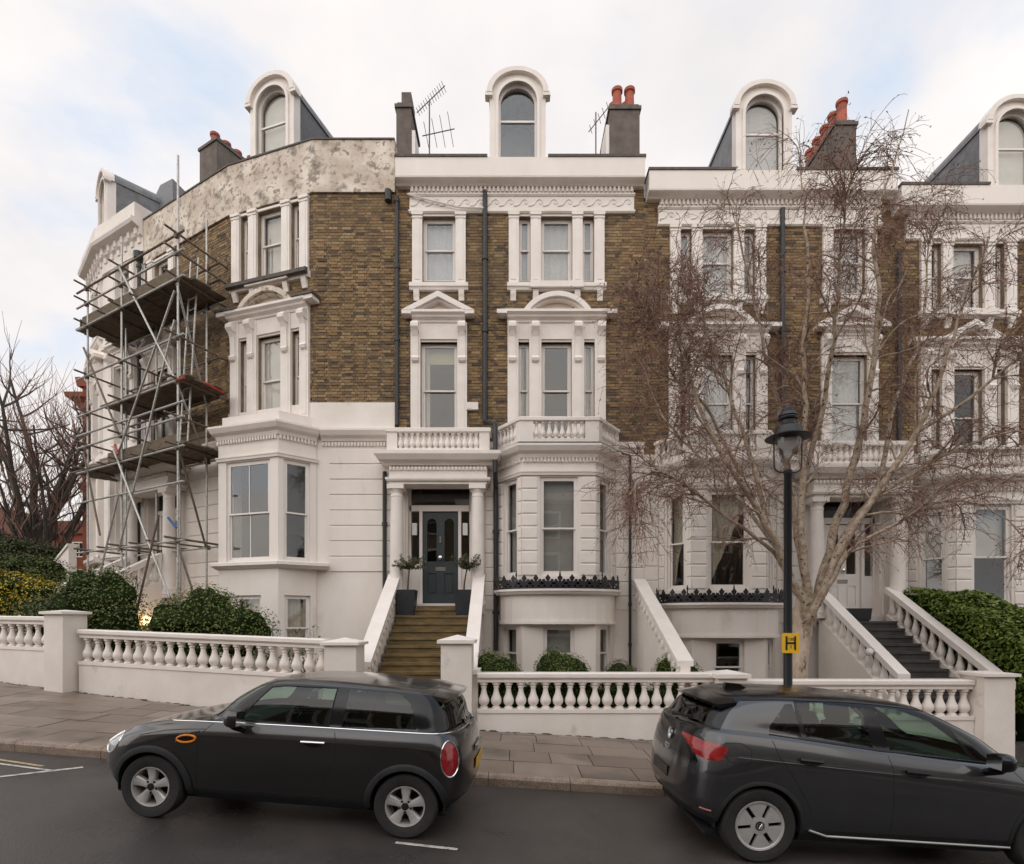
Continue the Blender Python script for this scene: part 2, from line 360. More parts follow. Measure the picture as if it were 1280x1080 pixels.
# painted bay markings
def paint(name, quads, mat, label):
    m = MB()
    for (x0, y0, x1, y1, wd) in quads:
        dv = Vector((x1-x0, y1-y0)); nn = Vector((-dv.y, dv.x)).normalized()*wd/2; n = 10
        for i in range(n):
            a = Vector((x0, y0))+dv*(i/n); b = Vector((x0, y0))+dv*((i+1)/n)
            m.add([(p.x, p.y, zroad(p.x)+.004-.01*(p.y+1.6)/8.7) for p in (a-nn, b-nn, b+nn, a+nn)], [(0, 1, 2, 3)])
    o = m.build(name, mat); structure(o); return o
paint('bay_line', [(-6.9, 6.98, -5.45, 6.70, .05), (-6.0, 6.20, -5.30, 6.92, .07)], 'line_white', '')
paint('yellow_line', [(-6.9, 7.14, -5.75, 6.86, .05)], 'line_yellow', '')
paint('bay_dash', [(-1.08, 5.19, -.50, 5.12, .05)], 'line_white', '')
# moss along the foot of the walls
m = MB(); r1 = random.Random(8); x = -14
while x < 11:
    wd = r1.uniform(.08, .3); y = wall_y(x)-.02; h = r1.uniform(.006, .022); dd = r1.uniform(.012, .05)
    if not -2.7 < x < -1.25:
        z = zroad(x)+.135; m.add([(x, y, z), (x+wd, wall_y(x+wd)-.02, zroad(x+wd)+.135), (x+wd*.7, y-dd, z), (x+wd*.2, y-dd*.8, z), (x+wd*.3, y, z+h), (x+wd*.7, y, z+h*.8)], [(0, 1, 2, 3), (0, 3, 4), (3, 2, 5, 4), (2, 1, 5)])
    x += wd*r1.uniform(.5, 1.6)
mo = m.build('moss', 'moss'); stuff(mo); tag(mo, 'thin moss along the foot of the white garden walls', 'moss')
# ------------------------------------------------------------------ house components
def walls(fr, parent, name, mat, u0, u1, z0, z1, holes, d0=0, th=.3):
    m = MB(fr); us = sorted(set([u0, u1]+[min(max(h[i], u0), u1) for h in holes for i in (0, 1)]))
    for a, b in zip(us[:-1], us[1:]):
        if b-a < 1e-5: continue
        mid = (a+b)/2; iv = sorted([(max(h[2], z0), min(h[3], z1)) for h in holes if h[0] < mid < h[1] and h[3] > z0 and h[2] < z1])
        z = z0
        for lo, hi in iv:
            if lo > z+1e-4: m.box(a, b, d0-th, d0, z, lo)
            z = max(z, hi)
        if z < z1-1e-4: m.box(a, b, d0-th, d0, z, z1)
    return m.build(name, mat, parent)
BCOL = [(.30, .20, .10), (.25, .165, .085), (.21, .14, .075), (.34, .235, .125), (.17, .115, .068), (.28, .175, .085), (.12, .088, .06), (.24, .17, .10), (.09, .07, .052), (.38, .27, .15)]
_bm = {}
def brickwork(fr, parent, u0, u1, z0, z1, holes, seed, quota, d0=0):
    """Flemish bond, every brick real; the nearest ones are objects, the rest one joined part"""
    r = random.Random(seed); cs = .0735; j = .011; out = .011; m = MB(fr); k = 0; z = z0; left = quota
    while z+cs <= z1+.03:
        zt = min(z+cs-j, z1)
        segs = [(u0, u1)]
        for h in holes:
            if h[2] < (z+zt)/2 < h[3]:
                ns = []
                for a, b in segs:
                    if h[1] <= a or h[0] >= b: ns.append((a, b)); continue
                    if h[0] > a: ns.append((a, h[0]))
                    if h[1] < b: ns.append((h[1], b))
                segs = ns
        for a, b in segs:
            u = a-(.056 if k % 2 else .22)+((a*7.3) % .2)*0; i = k % 2
            while u < b:
                wd = .212 if i % 2 == 0 else .1; i += 1
                ua, ub = max(u, a), min(u+wd, b); u += wd+j
                if ub-ua < .025: continue
                dd = out+r.uniform(-.004, .004); c = BCOL[min(9, int(abs(r.gauss(0, 4.2))))]; q_ = r.uniform(.85, 1.15); c = (c[0]*q_, c[1]*q_*r.uniform(.97, 1.03), c[2]*q_)
                full = wd > .2 and ub-ua > .2115
                if left > 0 and full and (k % 2 == 0 or r.random() < .5):
                    key = r.randrange(24)
                    if key not in _bm:
                        mm = MB(); mm.box(-.106, .106, -.012, .004, 0, cs-j, c); _bm[key] = mm.mesh('brick', 'brick')
                    p = fr(((ua+ub)/2, d0+dd, z)); inst(_bm[key], 'brick', parent, p, (0, 0, fr.ang)); left -= 1
                else: m.add([(ua, d0-.005, z), (ub, d0-.005, z), (ub, d0-.005, zt), (ua, d0-.005, zt), (ua, d0+dd, z), (ub, d0+dd, z), (ub, d0+dd, zt), (ua, d0+dd, zt)],
                           [(4, 7, 6, 5), (0, 4, 5, 1), (1, 5, 6, 2), (2, 6, 7, 3), (3, 7, 4, 0)], c)
        z += cs; k += 1
    o = m.build('brickwork', 'brick', parent); stuff(o); return left
def window(fr, house, u0, u1, z0, z1, d=-.12, inside=None, split=.5, bars=0, fw=.05, seed=0):
    """sash window: box frame > sashes, panes, curtain"""
    m = MB(fr); wd = u1-u0; fw = min(fw, wd*.16)
    for a in ((u0, u0+fw, z0, z1), (u1-fw, u1, z0, z1), (u0+fw, u1-fw, z0, z0+fw*1.1), (u0+fw, u1-fw, z1-fw, z1)): m.box(a[0], a[1], d-.09, d, a[2], a[3])
    W = m.build('window', 'white_paint', house)
    a, b = u0+fw, u1-fw; lo, hi = z0+fw*1.1, z1-fw; zm = lo+(hi-lo)*split; sw = min(.042, wd*.1)
    for k, (s0, s1, dd) in enumerate(((lo, zm+.02, d-.06), (zm-.02, hi, d-.02))):
        m = MB(fr); t = .02
        m.box(a, a+sw, dd-t, dd+t, s0, s1); m.box(b-sw, b, dd-t, dd+t, s0, s1)
        m.box(a+sw, b-sw, dd-t, dd+t, s0, s0+(.06 if k == 0 else .038)); m.box(a+sw, b-sw, dd-t, dd+t, s1-.038, s1)
        for q in range(bars):
            uu = a+(b-a)*(q+1)/(bars+1); m.box(uu-.011, uu+.011, dd-.012, dd+.014, s0+.038, s1-.038)
        m.build('sash', 'white_paint', W)
        m = MB(fr); m.box(a+sw-.005, b-sw+.005, dd-.003, dd+.001, s0+.03, s1-.03); m.build('pane', 'pane', W)
    dd = d-.16
    def drape(ua, ub, za, zb, mt, name, fold=.02, n=None):
        n = n or max(6, int((ub-ua)/.035)); m = MB(fr); r = random.Random(int((ua+7)*1000)+seed); ph = r.uniform(0, 6)
        if not hasattr(za, '__len__'): za = (za, za)
        for i in range(n+1):
            f = i/n; u = ua+(ub-ua)*f; o = fold*math.sin(f*n*1.15+ph)
            m.v += [(u, dd+o, za[0]+(za[1]-za[0])*f), (u, dd+o, zb)]
        for i in range(n): m.f.append((2*i, 2*i+2, 2*i+3, 2*i+1))
        m.build(name, mt, W, smooth='all')
    if inside:
        for s in inside.split('+'):
            if s == 'net': drape(a, b, lo, hi, 'net', 'net_curtain', .018)
            elif s == 'blind': drape(a, b, lo, hi, 'blind', 'blind', .0)
            elif s == 'pale': drape(a, b, lo, hi, 'blind_pale', 'blind', .0)
            elif s == 'shut': m = MB(fr); m.box(a, b, dd, dd+.1, lo, hi); m.build('shutter', 'blind_pale', W)
            elif s == 'halfblind': drape(a, b, zm-.02, hi, 'blind_pale', 'blind', 0)
            elif s == 'topblind': drape(a, b, hi-(hi-lo)*.17, hi, 'blind_yellow', 'blind', 0)
            elif s == 'curtain': drape(a, b, lo, hi, 'curtain', 'curtain', .03)
            elif s == 'left': drape(a, a+(b-a)*.55, lo, hi, 'curtain', 'curtain', .03)
            elif s == 'lefts': drape(a, a+(b-a)*.17, lo, hi, 'curtain', 'curtain', .03)
            elif s == 'right': drape(b-(b-a)*.75, b, lo, hi, 'curtain', 'curtain', .03)
            elif s == 'rights': drape(b-(b-a)*.2, b, lo, hi, 'curtain', 'curtain', .03)
            elif s == 'tiedL': drape(a, b, (lo, hi-.35), hi, 'curtain', 'curtain', .03)
            elif s == 'tiedR': drape(a, b, (hi-.35, lo), hi, 'curtain', 'curtain', .03)
    return W
_shared = {}
def shared(key, fn):
    if key not in _shared: _shared[key] = fn()
    return _shared[key]
BAL_PROF = [(.075, 0), (.075, .035), (.05, .045), (.055, .06), (.085, .10), (.098, .15), (.092, .20), (.06, .28), (.045, .35), (.042, .40), (.055, .415), (.055, .43), (.044, .44), (.07, .47), (.075, .475), (.075, .52)]
def baluster_mesh(h, fat=1.0):
    return shared(('bal', round(h, 3), fat), lambda: MB().lathe([(r*fat*min(1.1, (h/.52)**.5), z*h/.52) for r, z in BAL_PROF], n=12).mesh('baluster', 'stucco_trim', True))
def console_mesh(h=1.0):
    def f():   # scrolled bracket: d/z outline extruded in u
        pts = [(0, 0), (.03, .0), (.07, .03), (.085, .08), (.06, .12), (.045, .16), (.05, .45*h), (.07, .62*h), (.12, .72*h), (.17, .80*h), (.185, .88*h), (.16, .95*h), (.10, .97*h), (.10, h), (0, h)]
        m = MB(); m.prism([(-d, z) for d, z in pts], -.075, .075, 'u')
        m.prism([(-d*1.12, z*1.0+.01) for d, z in [(0, .03), (.05, .03), (.082, .08), (.05, .14), (0, .14)]], -.09, .09, 'u')
        m.prism([(-d*1.1, z) for d, z in [(0, .74*h), (.12, .74*h), (.178, .82*h), (.18, .9*h), (.13, .955*h), (0, .955*h)]], -.095, .095, 'u')
        return m.mesh('console', 'stucco_trim')
    return shared(('console', h), f)
def catmull0(P, k=3):
    P = [Vector(p) for p in P]; o = []
    for i in range(len(P)-1):
        a, b, c, d = P[max(i-1, 0)], P[i], P[i+1], P[min(i+2, len(P)-1)]
        for j in range(k): t = j/k; o.append(.5*((2*b)+(c-a)*t+(2*a-5*b+4*c-d)*t*t+(3*b-a-3*c+d)*t**3))
    return o+[P[-1]]
def scroll_mesh():
    def f():
        m = MB(); pts = catmull0([(-.20, -.075), (-.12, -.07), (-.05, -.03), (-.01, .035), (.05, .08), (.115, .075), (.15, .03), (.135, -.02), (.095, -.03), (.07, .0), (.09, .025)])
        m.tube([(p[0], 0, p[1]) for p in pts], [.017*(1-.5*i/len(pts)) for i in range(len(pts))], 5)
        return m.mesh('scroll', 'stucco_trim', True)
    return shared('scroll', f)
def cresting_mesh():
    def f():
        m = MB()
        m.prism([(-.012, 0), (.012, 0), (.012, .10), (.06, .13), (.098, .18), (.088, .235), (.05, .235), (.034, .19), (.018, .18), (.045, .26), (.0, .35), (-.045, .26), (-.018, .18), (-.034, .19), (-.05, .235), (-.088, .235), (-.098, .18), (-.06, .13), (-.012, .10)], -.009, .009)
        for s in (-1, 1):
            o = arc(s*.052, .068, .056, 0, 360, 10); i = arc(s*.052, .068, .024, 0, 360, 10); m.ring(o, i, -.008, .008)
        m.box(-.105, .105, -.008, .008, -.0, .018)
        return m.mesh('cresting_piece', 'iron')
    return shared('crest', f)
CORN = [(0, 0), (.03, 0), (.03, .05), (.07, .08), (.07, .11), (.17, .16), (.20, .20), (.20, .25), (0, .25)]
def pilaster(fr, house, u0, u1, z0, z1, d=.08, cap=True):
    m = MB(fr); m.box(u0, u1, 0, d, z0, z1)
    if u1-u0 > .2: m.box(u0+.06, u1-.06, d, d+.012, z0+.1, z1-.16)
    if cap: m.box(u0-.015, u1+.015, 0, d+.03, z1-.07, z1-.002); m.box(u0-.01, u1+.01, 0, d+.02, z1-.15, z1-.125)
    m.build('pilaster', 'stucco_trim', house)
def sillpiece(fr, house, u0, u1, z, d=.16, br=(), h=.15, mat='stucco_trim'):
    m = MB(fr); m.prism([(0, z), (d-.05, z), (d-.03, z+.05), (d, z+.07), (d, z+h-.01), (d-.015, z+h), (0, z+h)], u0, u1, 'u'); S = m.build('sill', mat, house)
    for b in br:
        m = MB(fr); m.prism([(0, z-.24), (.05, z-.24), (.07, z-.17), (.10, z-.10), (.12, z), (0, z)], b-.07, b+.07, 'u'); m.build('bracket', mat, S)
# -------- second-floor windows, shared layout: offsets from the group centre
TRI_P = [(-1.19, -.94), (-.645, -.395), (.395, .645), (.94, 1.19)]
TRI_O = [(-.94, -.645), (-.395, .395), (.645, .94)]
def upper_triple(fr, H, c, z0=8.43, z1=10.2, inside=('net', 'net', 'net'), mat='stucco_trim'):
    for a, b in TRI_P: pilaster(fr, H, c+a, c+b, z0, z1)
    for (a, b), k in zip(TRI_O, inside): window(fr, H, c+a, c+b, z0+.1, z1-.06, inside=k, split=.52)
    m = MB(fr)
    for a, b in TRI_O: m.box(c+a, c+b, 0, .03, z1-.06, z1)
    m.build('lintel', mat, H)
    sillpiece(fr, H, c-1.23, c+1.23, z0-.17, .15, (c-1.08, c-.52, c+.52, c+1.08), .17, mat)
    m = MB(fr); m.box(c-.66, c+.66, .14, .20, z0-.15, z0-.001); m.build('sill_block', mat, H)
    return [(c+a, c+b, z0+.1, z1-.06) for a, b in TRI_O]
def upper_single(fr, H, c, z0=8.43, z1=10.2, inside='net'):
    for s in (-1, 1): pilaster(fr, H, c+s*.54-.125, c+s*.54+.125, z0, z1)
    window(fr, H, c-.415, c+.415, z0+.1, z1-.06, inside=inside, split=.52)
    m = MB(fr); m.box(c-.415, c+.415, 0, .03, z1-.06, z1); m.build('lintel', 'stucco_trim', H)
    sillpiece(fr, H, c-.73, c+.73, z0-.17, .15, (c-.56, c+.56), .17)
    return [(c-.415, c+.415, z0+.1, z1-.06)]
def entab(fr, H, u0, u1, z, mat='stucco_trim', dep=.3):
    m = MB(fr); m.sweep([(0, 0), (dep*.35, 0), (dep*.4, .05), (dep*.7, .09), (dep*.75, .13), (dep, .17), (dep, .23), (0, .23)], [(u0+dep*.9, 0), (u1-dep*.9, 0)], z0=z)
    m.box(u0+.02, u0+dep*.9, .0, dep*.98, z+.13, z+.229); m.box(u1-dep*.9, u1-.02, 0, dep*.98, z+.13, z+.229)
    return m.build('entablature', mat, H)
def pediment(fr, H, c, hw, z, h, kind, mat='stucco_trim', d=.28):
    n = 20
    if kind == 'tri': o = [(c-hw, z), (c, z+h), (c+hw, z)]; i = [(c-hw+.26, z), (c, z+h-.14), (c+hw-.26, z)]; i2 = [(c-hw+.34, z), (c, z+h-.19), (c+hw-.34, z)]
    else:
        r = (hw*hw+h*h)/(2*h); cz = z+h-r; a = math.degrees(math.asin(min(1, hw/r))); a = a if h < hw else 180-a
        o = arc(c, cz, r, 90+a, 90-a, n)
        def inn(k):
            rr = r-k; aa = math.degrees(math.acos(max(-1, min(1, (z-cz)/rr)))); return arc(c, cz, rr, 90+aa, 90-aa, n)
        i = inn(.12); i2 = inn(.17)
    m = MB(fr); m.ring(o, i, 0, d); m.ring(i, i2, 0, d*.7); P = m.build('pediment', mat, H)
    m = MB(fr); m.prism(i2[::-1], 0, .05); m.build('tympanum', 'stucco_panel', P)
def consoles(fr, H, us, ztop, h=1.0, d=.08):
    for u in us: inst(console_mesh(h), 'console', H, fr((u, d, ztop-h)), (0, 0, fr.ang))
def first_triple(fr, H, c, z0=4.6, z1=7.05, inside=('left', None, 'curtain'), kind='seg', mat='stucco_trim', ztop=7.45, pmat=None):
    op = [(-.95, -.68), (-.38, .38), (.68, .95)]; pil = [(-1.22, -.95), (-.68, -.38), (.38, .68), (.95, 1.22)]
    for a, b in pil: pilaster(fr, H, c+a, c+b, z0, ztop, .09, False)
    m = MB(fr)
    for a, b in op: m.box(c+a, c+b, 0, .07, z1, ztop); m.box(c+a, c+b, -.001, .03, z1-.05, z1)
    m.build('lintel', mat, H)
    consoles(fr, H, [c-1.1, c-.53, c+.53, c+1.1], ztop, 1.0, .09)
    for (a, b), k in zip(op, inside): window(fr, H, c+a, c+b, z0+.05, z1-.05, inside=k, d=-.11)
    entab(fr, H, c-1.5, c+1.5, ztop, mat)
    pediment(fr, H, c+.01, .85, ztop+.2, .48, kind, pmat or mat)
    return [(c+a, c+b, z0+.05, z1) for a, b in op]
def first_single(fr, H, c, z0=4.6, z1=7.05, inside='topblind+lefts', kind='tri', ztop=7.45):
    for a, b in ((-.70, -.46), (.46, .70)): pilaster(fr, H, c+a, c+b, z0, ztop, .09, False)
    m = MB(fr); m.box(c-.46, c+.46, 0, .07, z1, ztop); m.box(c-.46, c+.46, -.001, .03, z1-.05, z1); m.build('lintel', 'stucco_trim', H)
    consoles(fr, H, [c-.58, c+.58], ztop, 1.0, .09)
    window(fr, H, c-.46, c+.46, z0+.05, z1-.05, inside=inside, d=-.11)
    entab(fr, H, c-.91, c+.91, ztop, dep=.28); pediment(fr, H, c, .9, ztop+.215, .47, kind)
    return [(c-.46, c+.46, z0+.05, z1)]
def dentils(fr, H, path, z, h=.1, w=.055, gap=.055, d=.05, mat='stucco_trim'):
    m = MB(fr)
    for i in range(len(path)-1):
        a = Vector(path[i]); b = Vector(path[i+1]); l = (b-a).length; e = (b-a)/l; nn = Vector((-e.y, e.x)); k = int(l/(w+gap))
        for q in range(k):
            p = a+e*((q+.5)*l/k-w/2); c = [p, p+e*w, p+e*w+nn*d, p+nn*d]
            m.hexa([(x.x, x.y, z) for x in c]+[(x.x, x.y, z+h) for x in c])
    return stuff(m.build('dentil_course', mat, H))
def dormer(fr, H, c, z0, inside=None, hw=.73, ztop=13.62, back=2.3, d0=-.05, cheek='lead'):
    ih = .47; ri = ih; zi = ztop-.33-ri; ro = hw; zo = ztop-.02-ro*.82; n = 14
    inner = [(c-ih, z0)]+arc(c, zi, ri, 180, 0, n)+[(c+ih, z0)]
    outer = [(c-hw+.04, z0)]+arc(c, zo, ro-.04, 180, 0, n, (ro-.04)*.8)+[(c+hw-.04, z0)]
    m = MB(fr); m.ring(outer, inner, d0-.25, d0)
    k1 = arc(c, zo-.02, hw+.03, 180, 0, n, hw*.82+.02); k2 = arc(c, zo-.02, hw-.10, 180, 0, n, (hw-.10)*.82)
    m.ring(k1, k2, d0-.2, d0+.10)
    i2 = [(c-ih-.07, z0)]+arc(c, zi, ri+.07, 180, 0, n)+[(c+ih+.07, z0)]; m.ring(i2, inner, d0-.05, d0+.05)
    for s in (-1, 1): m.box(c+s*(hw-.02)-.09, c+s*(hw-.02)+.09, d0-.1, d0+.09, zo-.10, zo)
    D = m.build('dormer', 'stucco_trim', H)
    # sash, glass, blind
    m = MB(fr); e = [(c-ih+.05, z0+.06)]+arc(c, zi, ri-.05, 180, 0, n)+[(c+ih-.05, z0+.06)]
    m.ring(inner, e, d0-.16, d0-.1); m.box(c-ih+.05, c+ih-.05, d0-.16, d0-.1, z0, z0+.06)
    zm = z0+(zi+ri-z0)*.55; m.box(c-ih+.05, c+ih-.05, d0-.15, d0-.11, zm-.025, zm+.025)
    m.build('sash', 'white_paint', D)
    m = MB(fr); m.prism(e[::-1], d0-.14, d0-.136); m.build('pane', 'pane', D)
    if inside == 'full': m = MB(fr); m.prism(e[::-1], d0-.24, d0-.235); m.build('blind', 'blind_pale', D)
    if inside == 'grey': m = MB(fr); m.prism(e[::-1], d0-.26, d0-.255); m.build('blind', 'net', D)
    if inside == 'none': m = MB(fr); m.prism(e[::-1], d0-1.2, d0-1.195); m.build('blind', 'blind', D)
    # barrel roof and cheeks run back into the mansard
    m = MB(fr); b1 = arc(c, zo, hw-.02, 180, 0, n, (hw-.02)*.8); b2 = arc(c, zo, hw-.08, 180, 0, n, (hw-.08)*.8); m.ring(b1, b2, d0-back, d0-.2)
    m.build('dormer_roof', 'lead', D)
    for s in (-1, 1):
        m = MB(fr); u = c+s*(hw-.08); m.prism([(d0-.25, z0-.1), (d0-.25, zo+.05), (d0-back, zo+.05), (d0-.7, z0-.1)], u-.03, u+.03, 'u'); m.build('cheek', cheek, D)
def chimney(fr, H, u0, u1, d0, d1, z0, z1, pots, mat='render_grey', potr=.13, poth=.6, potmat='terracotta'):
    m = MB(fr); m.box(u0, u1, d0, d1, z0, z1-.12); m.box(u0-.04, u1+.04, d0-.04, d1+.04, z1-.12, z1-.03); m.box(u0+.02, u1-.02, d0+.02, d1-.02, z1-.03, z1+.05)
    C = m.build('chimney', mat, H)
    me = shared(('pot', potr, poth, potmat), lambda: MB().lathe([(potr, 0), (potr*1.02, .05), (potr*.86, .1), (potr*.8, poth-.1), (potr*1.0, poth-.08), (potr*1.02, poth), (potr*.75, poth), (potr*.7, poth-.3)], n=12).mesh('chimney_pot', potmat, True))
    for p in pots: inst(me, 'chimney_pot', C, fr((p[0], p[1], z1+.02)))
    return C
def pipe(fr, H, pts, r=.055, name='downpipe', mat='pipe', collars=()):
    m = MB(fr); m.tube(pts, r, 8)
    for u, d, z in collars: m.lathe([(r*1.35, 0), (r*1.35, .09)], u, d, z, 8)
    return m.build(name, mat, H, True)
def room(fr, H, u0, u1, z0, z1, floors, d0=-.31, d1=-3.2):
    m = MB(fr); t = .05
    m.box(u0, u1, d1-t, d1, z0, z1); m.box(u0-t, u0, d1, d0, z0, z1); m.box(u1, u1+t, d1, d0, z0, z1)
    for f in floors: m.box(u0, u1, d1, d0, f-.12, f)
    return m.build('interior', 'interior', H)
def rustic(fr, H, u0, u1, zs, d=.0, mat='stucco', holes=()):
    """stucco courses with V joints: each course a slab proud of the wall"""
    for a, b in zip(zs[:-1], zs[1:]):
        segs = [(u0, u1)]
        for h in holes:
            if h[2] < (a+b)/2 < h[3]:
                ns = []
                for p, q in segs:
                    if h[1] <= p or h[0] >= q: ns.append((p, q)); continue
                    if h[0] > p: ns.append((p, h[0]))
                    if h[1] < q: ns.append((h[1], q))
                segs = ns
        for p, q in segs:
            if q-p < .04: continue
            m = MB(fr); m.prism([(d-.01, a+.006), (d+.012, a+.006), (d+.028, a+.022), (d+.028, b-.022), (d+.012, b-.006), (d-.01, b-.006)], p, q, 'u'); m.build('stucco_course', mat, H)
def bay(fr, H, c, hw=.87, pr=.75, wo=1.45, z_sill=1.1, z_head=3.45, ztop=4.15, insides=('blind', 'blind', 'blind'), base=-2.0, balcony=True, bow=True, basew=True, bars=0, rust=True, basein='blind', win_u=.455, side_m=.2):
    """canted bay: pier blocks, three windows, entablature, balcony above"""
    L0, L1, R1, R0 = (c-wo, 0), (c-hw, pr), (c+hw, pr), (c+wo, 0)
    path = [L0, L1, R1, R0]; ang = math.atan2(pr, wo-hw); sl = math.hypot(pr, wo-hw)
    def sub(p, a):   # frame of a facet with its u axis along the facet
        q = fr((p[0], p[1], 0)); return Frame(q[0], q[1], q[2], fr.ang+a)
    ff = sub(L1, 0); fl = sub(L0, -ang); frr = sub(R1, ang)
    facets = [(fl, sl, insides[0], (side_m+.03, sl-side_m)), (ff, 2*hw, insides[1], (hw-win_u, hw+win_u)), (frr, sl, insides[2], (side_m, sl-side_m-.03))]
    n = 8; zs = [z_sill+(z_head-z_sill)*i/n for i in range(n+1)]
    for f, l, k, (a, b) in facets:
        walls(f, H, 'bay_wall', 'stucco', 0, l, z_sill-.12, ztop-.05, [(a, b, z_sill, z_head)], 0, .2)
        if rust:
            for i in range(n):
                for p, q in ((.0, a-.06), (b+.06, l)):
                    if q-p > .05: m = MB(f); m.prism([(-.005, zs[i]+.008), (.012, zs[i]+.008), (.028, zs[i]+.03), (.028, zs[i+1]-.03), (.012, zs[i+1]-.008), (-.005, zs[i+1]-.008)], p+.004, q-.004, 'u'); m.build('pier_block', 'stucco_trim', H)
        window(f, H, a, b, z_sill, z_head, inside=k, d=-.05, split=.48, bars=bars if l > 1.2 else 0, fw=.055)
    hp = [(c-wo-.02, 0), (c-hw-.01, pr+.012), (c+hw+.01, pr+.012), (c+wo+.02, 0)]
    m = MB(fr); m.sweep([(-.12, 0), (.03, 0), (.04, .05), (.055, .07), (.055, .10), (-.12, .10)], hp, z0=z_head+.03); m.build('architrave', 'stucco_trim', H)
    m = MB(fr); m.sweep([(-.2, -.02), (.04, -.02), (.07, .06), (.16, .12), (.19, .17), (.22, .22), (.22, .27), (-.2, .27)], path, z0=ztop-.24); C = m.build('bay_cornice', 'stucco_trim', H)
    dentils(fr, H, [(p[0], p[1]) for p in path], ztop-.36, .09, .04, .04, .06)
    if balcony:
        zb = ztop+.03; q = .12; bp = [(c-wo-.12, 0), (c-hw-.06, pr+q), (c+hw+.06, pr+q), (c+wo+.12, 0)]
        m = MB(fr); m.sweep([(-.14, 0), (0, 0), (0, .14), (-.14, .14)], bp, z0=zb); m.sweep([(-.17, 0), (.0, 0), (.03, .02), (.03, .09), (0, .11), (-.17, .11)], bp, z0=zb+.54)
        m.prism([(c-wo, -.05), (c-hw, pr), (c+hw, pr), (c+wo, -.05)], zb-.02, zb+.02, 'z')
        B = m.build('balcony', 'stucco_trim', H)
        for (p, q2, k, e) in ((bp[0], bp[1], 5, .16), (bp[1], bp[2], 8, .32), (bp[2], bp[3], 5, .16)):
            a, b = Vector(p), Vector(q2); l = (b-a).length; ee = (b-a)/l; nn = Vector((-ee.y, ee.x))
            for s in (0, 1):   # end piers
                x = a+ee*(0 if s == 0 else l-e); cc = [x, x+ee*e, x+ee*e-nn*.135, x-nn*.135]
                mm = MB(fr); mm.hexa([(v.x, v.y, zb+.14) for v in cc]+[(v.x, v.y, zb+.54) for v in cc]); mm.build('balcony_pier', 'stucco_trim', B)
            for i in range(k):
                pp = a+ee*(e+(l-2*e)*(i+.5)/k)-nn*.07; inst(baluster_mesh(.40, .85), 'baluster', B, fr((pp.x, pp.y, zb+.14)))
    # ledge with iron cresting, bowed apron and basement
    if bow:
        def bowp(w, p, n=14): return [(c-w*math.cos(PI*i/n), p*(math.sin(PI*i/n)**.75)) for i in range(n+1)]
        zl = .66
        bl = bowp(1.55, 1.12); m = MB(fr); m.sweep([(-.5, 0), (-.04, 0), (0, .05), (.03, .07), (.03, .12), (-.5, .12)], bl, z0=zl)
        m.prism([(p[0], p[1]) for p in bowp(1.2, .7)], zl+.02, zl+.115, 'z'); m.build('ledge', 'stucco_trim', H)
        RL = part_empty('cresting', H, fr((c, 1.05, zl+.12)))
        cp = bowp(1.52, 1.06, 60); tot = sum((Vector(cp[i+1])-Vector(cp[i])).length for i in range(60)); k = int(tot/.275)
        for i in range(k):
            p, e = path_at(cp, (i+.5)*tot/k); w_ = fr((p.x, p.y, zl+.12)); inst(cresting_mesh(), 'cresting_piece', RL, w_, (0, 0, fr.ang+math.atan2(-e.y, e.x)), (1.42, 1, .97))
        for i in range(0, 5):
            p, e = path_at(cp, .02+i*(tot-.04)/4); w_ = fr((p.x, p.y, zl+.12)); me = shared('spike', lambda: MB().lathe([(.014, 0), (.014, .3), (.022, .31), (.022, .34), (.006, .42)], n=6).mesh('spike', 'iron')); inst(me, 'spike', RL, w_)
        ap = bowp(1.42, .98); m = MB(fr); m.sweep([(-.18, 0), (0, 0), (0, .665), (-.18, .665)], ap, z0=.0); m.sweep([(-.18, -.04), (.03, -.04), (.03, .03), (-.18, .03)], ap, z0=0); m.build('apron', 'stucco', H)
    else:
        sp = [(c-wo-.10, -.02), (c-hw-.06, pr+.04), (c+hw+.06, pr+.04), (c+wo+.32, -.02)]
        m = MB(fr); m.sweep([(-.3, 0), (.0, 0), (.06, .05), (.12, .07), (.12, .14), (.10, .16), (-.3, .16)], sp, z0=z_sill-.17); m.build('bay_sill', 'stucco_trim', H)
    if basew:
        zt = .0 if bow else z_sill-.15
        for f, l, k, (a, b) in facets:
            if l < 1.2: a, b = side_m+.02, l-side_m-.02
            else: a, b = .50, l-.50
            zw0, zw1 = (-1.4, -.09) if bow else (-1.3, .30)
            walls(f, H, 'basement_wall', 'stucco', 0, l, base, zt, [(a, b, zw0, zw1)], -.0, .2)
            window(f, H, a, b, zw0, zw1, inside=basein, d=-.06, split=.5)
    return path
